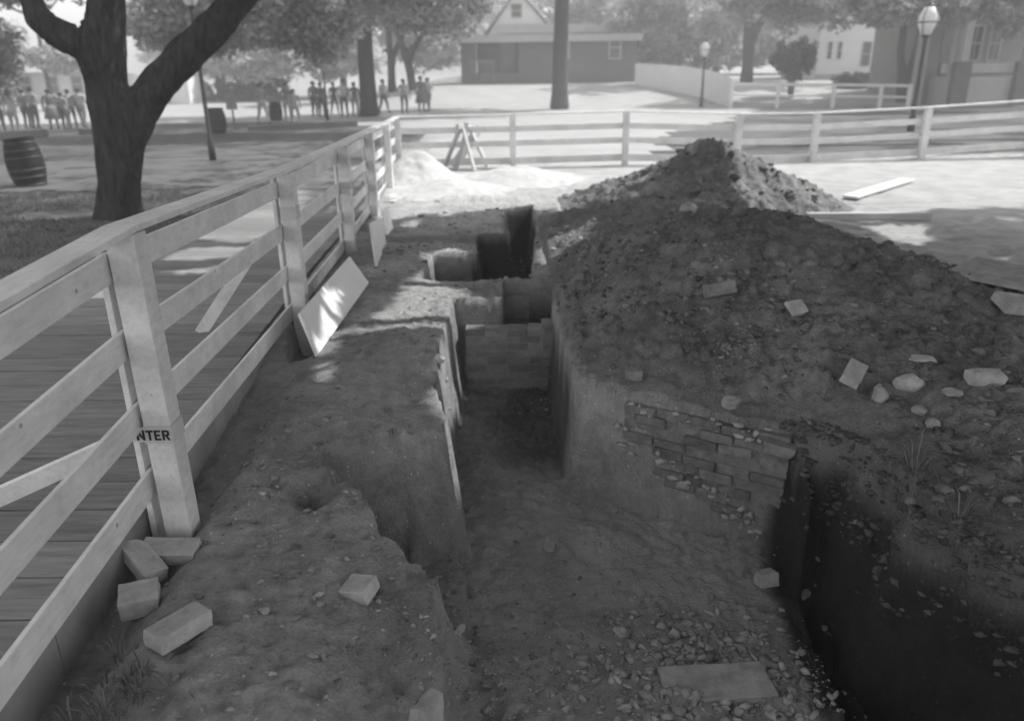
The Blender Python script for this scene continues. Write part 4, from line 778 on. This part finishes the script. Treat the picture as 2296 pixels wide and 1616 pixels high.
for k in range(9): xx = xs+(xe-xs)*k/9; mb.box(xx, xx+.05, Y+.01, Y+.05, gz+.75, gz+1.5)
mb.build('railing', 'grey', h)
# white gabled house behind
Y = 74; a = UY(1098, 62, Y); b = UY(1236, 58, Y); pk = UY(1160, -8, Y); gz2 = 1.2
gh = empty('house', (0, 0, 0), label='white gabled house rising behind the flat roof', cat='house', group='houses round the green')
mb = MB(); x0, x1 = a.x, b.x; pz = pk.z+.4; ez = a.z-.3; mb.add([(x0, Y, gz2-.5), (x1, Y, gz2-.5), (x1, Y, ez), (pk.x, Y, pz), (x0, Y, ez), (x0, Y+7, gz2-.5), (x1, Y+7, gz2-.5), (x1, Y+7, ez), (pk.x, Y+7, pz), (x0, Y+7, ez)], [(0, 1, 2, 3, 4), (9, 8, 7, 6, 5), (0, 5, 6, 1), (1, 6, 7, 2), (4, 9, 5, 0)]); mb.build('wall', 'wallw', gh)
mb = MB(); n = .18
for sx, ex in ((-1, x0), (1, x1)):
    P0 = Vector((pk.x, Y-.5, pz+.02)); P1 = Vector((ex+sx*.5, Y-.5, ez-.35*(1 if True else 0)+.02)); mb.hexa([P0, P1, P1+Vector((0, 8, 0)), P0+Vector((0, 8, 0)), P0+Vector((0, 0, n)), P1+Vector((0, 0, n)), P1+Vector((0, 8, n)), P0+Vector((0, 8, n))])
mb.build('roof', 'roof', gh)
wv = UY(1158, 25, Y); window(gh, wv.x-.4, wv.x+.4, Y-.0, wv.z-.5, wv.z+.5)
bpart(gh, 'lower_roof', 'trim', x0+.5, x1+7, Y-2.5, Y-.55, UY(1200, 64, Y).z-.5, UY(1200, 58, Y).z)
# white house on the right
Y = 62; a = UY(1826, 185, Y); b = UY(2086, 180, Y); gz3 = float(ground0(np.array([a.x]), np.array([62.]))[0])
hw = empty('house', (0, 0, 0), label='white clapboard house with narrow dark windows left of the porch house', cat='house', group='houses round the green')
siding(hw, a.x, b.x, Y, gz3-.5, 7.5, 'wallw', .18); bpart(hw, 'foundation', 'trim', a.x, b.x, Y-.12, Y-.035, gz3-.5, gz3+.35)
mb = MB(); mb.hexa([(a.x-.5, Y-.6, 7.4), (b.x+.5, Y-.6, 7.4), (b.x+.5, Y+4, 10.4), (a.x-.5, Y+4, 10.4), (a.x-.5, Y-.6, 7.6), (b.x+.5, Y-.6, 7.6), (b.x+.5, Y+4, 10.6), (a.x-.5, Y+4, 10.6)]); mb.build('roof', 'roof', hw)
bpart(hw, 'side_wall', 'wallw', a.x+.01, a.x+.15, Y+.2, Y+8, gz3-.5, 7.4)
for px, t_, bt in ((1858, 95, 132), (1880, 95, 132), (1938, 95, 148), (1979, 90, 148)):
    q = UY(px, bt, Y); q2 = UY(px, t_, Y); wdt = .12 if px < 1900 else .3; window(hw, q.x-wdt, q.x+wdt, Y, q.z, q2.z, 1, .03)
# porch house far right
Y = 44; a = UY(2086, 185, Y); gz4 = float(ground0(np.array([a.x]), np.array([44.]))[0]); b = UY(2420, 180, Y)
ph = empty('house', (0, 0, 0), label='grey house with columned porch at the right edge', cat='house', group='houses round the green')
siding(ph, a.x+.6, b.x, Y+2.2, gz4-.3, 6.2, 'grey', .18); bpart(ph, 'corner_post', 'trim', a.x, a.x+.45, Y+1.6, Y+2.1, gz4-.3, 6.2)
bpart(ph, 'side_wall', 'grey', a.x+.6, a.x+.8, Y+2.42, Y+9, gz4-.3, 6.1)
fz = UY(2200, 172, Y).z; bpart(ph, 'porch_floor', 'trim', a.x+1.0, b.x, Y-.1, Y+2.1, gz4-.3, fz)
for px, w_ in ((2152, 22), (2292, 18)):
    q = UY(px, 150, Y-.1); bpart(ph, 'pier', 'wallb', q.x-.42, q.x+.42, Y-.55, Y-.12, gz4-.3, UY(px, 138, Y).z); bpart(ph, 'column', 'trim', q.x-.2, q.x+.2, Y-.5, Y-.16, UY(px, 138, Y).z+.003, 5.6)
r0 = UY(2112, 140, Y); r1 = UY(2286, 160, Y); bpart(ph, 'porch_rail', 'trim', r0.x, r1.x+2.5, Y-.09, Y-.03, UY(2200, 168, Y).z+.1, UY(2200, 142, Y).z)
bpart(ph, 'door', 'pane', UY(2108, 140, 46).x, UY(2134, 140, 46).x, Y+2.1, Y+2.16, fz, fz+2.3); bpart(ph, 'column', 'trim', a.x+1.05, a.x+1.35, Y+.1, Y+.4, fz, 5.6)
bpart(ph, 'porch_roof', 'roof', a.x-.3, b.x, Y-.9, Y+2.15, 5.6, 5.85)
for p0, p1 in ((2165, 2205), (2212, 2248)):
    q = UY(p0, 135, Y+2.2); q2 = UY(p1, 60, Y+2.2); window(ph, q.x, q2.x, Y+2.2, q.z, q2.z, 2)
# pale curved board fence behind the small lamp
pf = empty('picket_fence', (0, 0, 0), label='pale solid board fence curving past the small street lamp', cat='fence')
cur = [(1424, 186, 142), (1480, 192, 145), (1530, 203, 149), (1580, 216, 156), (1612, 226, 164), (1640, 238, 178)]
pts = []
Ys = np.linspace(57, 45, len(cur))
for (px, pb, pt), Yc in zip(cur, Ys): v = UY(px, (pb+pt)/2, Yc); zt = UY(px, pt, Yc).z; pts.append((v.x, Yc, float(ground0(np.array([v.x]), np.array([Yc]))[0]), zt))
mb = MB()
for i in range(len(pts)-1):
    for k in range(16):
        t = k/16; t2 = (k+.93)/16; p0 = [pts[i][j]*(1-t)+pts[i+1][j]*t for j in range(4)]; p1 = [pts[i][j]*(1-t2)+pts[i+1][j]*t2 for j in range(4)]
        mb.hexa([(p0[0], p0[1], p0[2]-.4), (p1[0], p1[1], p1[2]-.4), (p1[0], p1[1]+.03, p1[2]-.4), (p0[0], p0[1]+.03, p0[2]-.4), (p0[0], p0[1], p0[3]), (p1[0], p1[1], p1[3]), (p1[0], p1[1]+.03, p1[3]), (p0[0], p0[1]+.03, p0[3])])
mb.build('boards', 'wallw', pf)
mb = MB()
for i in range(len(pts)-1): mb.beam((pts[i][0], pts[i][1]+.07, pts[i][3]-.2), (pts[i+1][0], pts[i+1][1]+.07, pts[i+1][3]-.2), .05, .09)
mb.build('rails', 'wallw', pf)
# white rail fence in front of the white house
rf = empty('rail_fence', (0, 0, 0), label='low white rail fence in front of the ball shrub and white house', cat='fence')
RP = [UY(px, py, Yc) for px, py, Yc in ((1642, 186, 44), (1747, 187, 43.6), (1872, 188, 43.2), (1978, 189, 42.8), (2042, 190, 42.5))]
for p in RP: z_ = float(ground0(np.array([p.x]), np.array([p.y]))[0]); MB().box(p.x-.08, p.x+.08, p.y-.08, p.y+.08, z_-.2, p.z).build('post', 'wallw', rf)
for i in range(len(RP)-1):
    for dz, hh in ((-.06, .14), (-.62, .10)): MB().beam(RP[i]+Vector((.085, -.0, dz)), RP[i+1]+Vector((-.085, -.0, dz)), .05, hh).build('rail', 'wallw', rf)
# far left white building and shed
Y = 66; a = UY(-260, 215, Y); b = UY(214, 200, Y); zt = UY(0, 168, Y).z
lw = empty('house', (0, 0, 0), label='low white building far at the left behind the standing group', cat='house', group='houses round the green')
siding(lw, a.x, b.x, Y, -.4, zt, 'wallw', .2); bpart(lw, 'side_wall', 'wallw', b.x-.2, b.x, Y+.21, Y+8, -.4, zt); mb = MB(); mb.hexa([(a.x, Y-.6, zt), (b.x+.4, Y-.6, zt), (b.x+.4, Y+4, zt+2.2), (a.x, Y+4, zt+2.2), (a.x, Y-.6, zt+.15), (b.x+.4, Y-.6, zt+.15), (b.x+.4, Y+4, zt+2.35), (a.x, Y+4, zt+2.35)]); mb.build('roof', 'trim', lw)
for px in (60, 120, 175): q = UY(px, 195, Y); window(lw, q.x-.4, q.x+.4, Y, .8, 2.0)
Y = 48; q = UY(10, 162, Y); bd = empty('banner_board', (q.x-1.2, Y, 0), label='dark hanging board at the left edge above the standing group', cat='sign board'); MB().box(-1.6, 1.45, -.05, .05, UY(10, 163, Y).z, UY(10, 112, Y).z).build('panel', 'gry', bd, bevel=.01)
for sx in (-1.5, 1.3): MB().box(sx-.05, sx+.05, .06, .16, -.3, UY(10, 112, Y).z).build('post', 'timber', bd)
Y = 60; a = UY(383, 230, Y); b = UY(427, 228, Y); zt = UY(400, 168, Y).z
st = empty('shed', (0, 0, 0), label='small bright white shed between the big tree and the hedge', cat='shed'); siding(st, a.x, b.x, Y, -.3, zt, 'wallw', .2); bpart(st, 'side_wall', 'wallw', b.x-.15, b.x, Y+.21, Y+2.5, -.3, zt)
mb = MB(); mb.hexa([(a.x-.15, Y-.2, zt), (b.x+.15, Y-.2, zt), (b.x+.15, Y+2.7, zt+.05), (a.x-.15, Y+2.7, zt+.05), (a.x-.15, Y-.2, zt+.1), (b.x+.15, Y-.2, zt+.1), (b.x+.15, Y+2.7, zt+.3), (a.x-.15, Y+2.7, zt+.3)]); mb.build('roof', 'trim', st)
q = UY(404, 215, Y); MB().box(q.x-.35, q.x+.35, Y-.06, Y-.034, 0, 1.9).build('door', 'wallw', st)
# ================================================================ PEOPLE
def person_meshes(pose):
    N = []; E_ = []
    def add(p, r, par=None): N.append((p, r)); 
    V = []; R = []; Ed = []
    def v(p, r, par=None):
        V.append(Vector(p)); R.append(r); 
        if par is not None: Ed.append((par, len(V)-1))
        return len(V)-1
    st = pose.get('stride', 0); arm = pose.get('arm', (0, 0)); lean = pose.get('lean', 0)
    pel = v((0, 0, .93), (.155, .11)); ab = v((0, lean*.3, 1.08), (.135, .10), pel); ch = v((0, lean*.6, 1.26), (.165, .115), ab); sh_ = v((0, lean*.9, 1.40), (.13, .09), ch)
    nk = v((0, lean, 1.47), (.052, .052), sh_); h0 = v((0, lean-.005, 1.545), (.068, .078), nk); h1 = v((0, lean-.01, 1.62), (.078, .092), h0); h2 = v((0, lean, 1.675), (.055, .065), h1)
    v((0, lean-.105, 1.575), .012, h0)
    for s in (-1, 1): v((s*.083, lean, 1.60), .012, h1)
    for s in (-1, 1):
        f = st*s; hip = v((s*.10, 0, .86), .095, pel); kn = v((s*.105, -f*.5-.02, .48), .062, hip); an = v((s*.11, -f+.03, .09), .042, kn); v((s*.12, -f-.06, .045), .04, an); v((s*.125, -f-.15, .03), .03, len(V)-1)
        sd = v((s*.19, lean*.9, 1.39), .058, sh_); bend = arm[0 if s < 0 else 1]
        el = v((s*.235, lean*.8+.02+bend*.05, 1.11), .043, sd); wr = v((s*(.25-bend*.10), lean*.6-.05-bend*.22, .87+bend*.25), .029, el)
        pm = v((s*(.25-bend*.13), lean*.6-.07-bend*.28, .80+bend*.29), .034, wr)
        d = (V[pm]-V[wr]).normalized()
        for k in range(4): q = V[pm]+d*.02+Vector((0, (k-1.5)*.017, 0)); a_ = v(q+d*.03, .009, pm); v(q+d*(.06+.01*(k in (1, 2)))+Vector((-s*.015, 0, 0)), .008, a_)
        v(V[wr]+d*.05+Vector((-s*.01, -.045, 0)), .010, wr)
    me = skinned(V, Ed, R, 1); return me
POSES = [dict(), dict(stride=.18, arm=(.3, .2)), dict(arm=(1, 0)), dict(stride=.1, arm=(0, .9), lean=-.04), dict(arm=(1, 1), lean=-.03)]
PM = [person_meshes(p) for p in POSES]
def person(px, py, hpx, pose, rz, top, bot, lab, hat=None, skirt=False, Y=None, grp='visitors strolling on the green'):
    g = on(px, py); d = math.hypot(g.y, EYE-g.z)
    zt = UY(px, py-hpx, g.y).z; s = max(.82, min(1.12, (zt-g.z)/1.72))
    me = PM[pose].copy(); me.materials.clear()
    for m in (top, bot, 'skin', 'shoe'): me.materials.append(MT[m])
    n = len(me.polygons); c = np.empty(n*3, np.float32); me.polygons.foreach_get('center', c); c = c.reshape(-1, 3); mi = np.zeros(n, np.int32)
    mi[c[:, 2] < .98] = 1; far = (np.abs(c[:, 0]) > .185) | (c[:, 1] < -.16); mi[far & (c[:, 2] > .7) & (c[:, 2] < 1.5)] = 0; hand = far & (c[:, 2] > .6) & (c[:, 2] < 1.2)
    mi[(np.abs(c[:, 0]) > .13) & (c[:, 2] < .90) & (c[:, 2] > .6) & (np.abs(c[:, 0]) > .20)] = 2; mi[hand & (c[:, 1] < -.08)] = 2; mi[c[:, 2] > 1.455] = 2; mi[c[:, 2] < .085] = 3
    me.polygons.foreach_set('material_index', mi); me.name = 'person'
    o = link('person', me, None, None, True, label=lab, cat='person', group=grp); o.location = g; o.rotation_euler = (0, 0, rz); q_ = random.uniform(1.08, 1.32); o.scale = (s*q_, s*q_, s*random.uniform(.97, 1.05)); o.rotation_euler[2] += random.uniform(-.5, .5)
    ln = POSES[pose].get('lean', 0); bm = bmesh.new(); bmesh.ops.create_uvsphere(bm, u_segments=14, v_segments=10, radius=1)
    for v in bm.verts: v.co = Vector((v.co.x*.092, v.co.y*.108+.014+ln, v.co.z*.10+1.632))
    bmesh.ops.delete(bm, geom=[v for v in bm.verts if v.co.z < 1.60 and v.co.y < ln+.015 or v.co.z < 1.53], context='VERTS'); hm = bpy.data.meshes.new('hair'); bm.to_mesh(hm); bm.free()
    link('hair', hm, 'hair', o, True)
    if hat: MB().lathe([(.16, 1.66+0), (.17, 1.668), (.10, 1.675), (.095, 1.76), (.05, 1.775)], 14, (0, ln, 0)).build('hat', hat, o, smooth=True)
    if skirt: MB().lathe([(.165, 1.02), (.20, .9), (.27, .45), (.26, .44), (.15, .99)], 18).build('skirt', bot, o, smooth=True)
    return o
for a_ in [(6, 300, 92, 0, .2, 'gry', 'blk', 'leftmost of the group of visitors standing at the left edge, plain grey top'),
 (38, 302, 95, 2, 3.4, 'lit', 'gry', 'visitor with bulky pale top, second from the left edge', 'blk'),
 (66, 290, 88, 0, 2.8, 'mid', 'blk', 'visitor half hidden in the left group, dark top and trousers'),
 (84, 291, 94, 4, 3.0, 'gry', 'blk', 'tall visitor in grey shirt and black trousers in the left group'),
 (124, 290, 86, 2, 3.3, 'mid', 'mid', 'visitor in loose mid grey clothes in the middle of the left group', None, True),
 (150, 289, 84, 0, 3.0, 'gry', 'mid', 'visitor in grey with dark hair, third from the big tree trunk'),
 (166, 288, 84, 3, 3.6, 'gry', 'blk', 'visitor in grey shirt, second from the big tree trunk'),
 (190, 287, 88, 1, 2.7, 'lit', 'gry', 'visitor in pale shirt standing nearest the big tree trunk'),
 (592, 278, 92, 1, .4, 'gry', 'lit', 'visitor in grey jacket and pale trousers walking beside the far barrel'),
 (648, 272, 84, 3, .2, 'mid', 'gry', 'visitor in dark top bending forward right of the far barrel'),
 (664, 280, 60, 1, .1, 'gry', 'gry', 'child walking just right of the far barrel'),
 (708, 262, 78, 0, 3.1, 'mid', 'blk', 'visitor in dark clothes left of the thin lamp pole'),
 (724, 265, 80, 2, 3.0, 'blk', 'blk', 'visitor all in black standing behind the thin lamp pole'),
 (752, 258, 72, 1, .3, 'blk', 'blk', 'visitor in black coat striding right of the thin lamp pole'),
 (774, 264, 82, 4, .2, 'lit', 'blk', 'broad visitor in pale jacket and black trousers left of the middle trunk'),
 (798, 262, 76, 0, 3.3, 'mid', 'gry', 'visitor in mid grey close against the middle trunk'),
 (862, 254, 74, 1, 1.2, 'lit', 'mid', 'visitor in pale shirt striding right of the middle trunk'),
 (908, 256, 76, 2, .3, 'lit', 'mid', 'visitor in pale shirt and dark trousers with hand raised, near the fence corner'),
 (946, 252, 80, 0, .5, 'mid', 'mid', 'slim visitor in dark clothes near the fence corner', None, True),
 (962, 250, 74, 3, 5.8, 'wht', 'gry', 'visitor in white top, rightmost of all the people')]:
    person(*a_)
# ================================================================ PLANTS
def blades(C, n_per, rad, L, m, name, wd=.004, droop=.6, **k):
    Vs = []; Fs = []; n = 0
    for c in C:
        for _ in range(n_per):
            an = random.uniform(0, 2*pi); r = random.uniform(0, rad); b = Vector((c[0]+r*cos(an), c[1]+r*sin(an), c[2])); d = Vector((cos(an), sin(an), 0)); l = L*random.uniform(.5, 1.1); s_ = Vector((-d.y, d.x, 0))*wd*random.uniform(.7, 1.4); q = random.uniform(.3, 1)*droop
            P = [b, b+d*l*.3*q+Vector((0, 0, l*.55)), b+d*l*.75*q+Vector((0, 0, l*(.85-.3*q))), b+d*l*1.1*q+Vector((0, 0, l*(.95-.75*q)))]
            for i, p in enumerate(P): ww = (1, .9, .6, .1)[i]; Vs += [tuple(p-s_*ww), tuple(p+s_*ww)]
            Fs += [(n+2*i, n+2*i+1, n+2*i+3, n+2*i+2) for i in range(3)]; n += 8
    return link(name, npmesh(name, np.array(Vs), np.array(Fs)), m, None, **k)
for (px, py, np_, L, lb) in ((2050, 1062, 26, .30, 'pale tuft of dry weed hanging over the black pit'), (2150, 1165, 16, .2, 'smaller weed tuft on the lip of the pit nearer the camera')):
    g = on(px, py); blades([g], np_, .05, L, 'grass', 'weed_tuft', .003, 1.6, label=lb, cat='weed', group='weed tufts at the pit')
g = on(290, 1530); blades([g+Vector((random.uniform(-.15, .1), random.uniform(-.2, .15), -.01)) for _ in range(12)], 12, .05, .13, 'grass', 'weed_tuft', .003, .9, label='weedy grass at the bottom left beside the edging board', cat='weed')
gx = RNG.uniform(-11, -4.85, 5200); gy = RNG.uniform(6.5, 16.5, 5200); gk = fbm(gx, gy, 1.1, 3, 33) > -.12; gx = gx[gk]; gy = gy[gk]; gz_ = ground0(gx, gy)
blades(list(zip(gx, gy, gz_)), 7, .12, .085, 'grass', 'grass', .005, .8, kind='stuff', label='short rough grass under the big tree', cat='grass')
# fallen leaves on the bare soil
lx = RNG.uniform(-1.7, 5.5, 700); ly = RNG.uniform(2.2, 12, 700); Cn = np.c_[lx, ly, HT(lx, ly)+.008]; V, F = leaves(Cn, 1, .001, .022, .2); V[:, 2] = Cn.repeat(4, 0)[:, 2]+(V[:, 2]-Cn.repeat(4, 0)[:, 2])*.35
link('fallen_leaves', npmesh('fallen_leaves', V, F), 'straw', kind='stuff', label='dry leaves scattered over the soil', cat='leaves')
# roots and straws sticking out of the cut bank
root_pts = [((1400, 1165), (1570, 1120)),]
# ================================================================ HAZE
HZ = .0062
hm, n_, b_, o_ = newmat('haze air'); n_.nodes.clear(); o_ = n_.nodes.new('ShaderNodeOutputMaterial'); pv = n_.nodes.new('ShaderNodeVolumePrincipled')
pv.inputs['Color'].default_value = (.95, .95, .95, 1); pv.inputs['Density'].default_value = HZ; n_.links.new(pv.outputs[0], o_.inputs['Volume'])
if HZ: MB().box(-425, 425, -65, 605, -4.5, 26).build('haze', hm, kind='stuff', label='pale haze in the air', cat='haze')
SC.cycles.volume_step_rate = 10; SC.cycles.volume_bounces = 0; SC.cycles.max_bounces = 6; SC.cycles.diffuse_bounces = 3
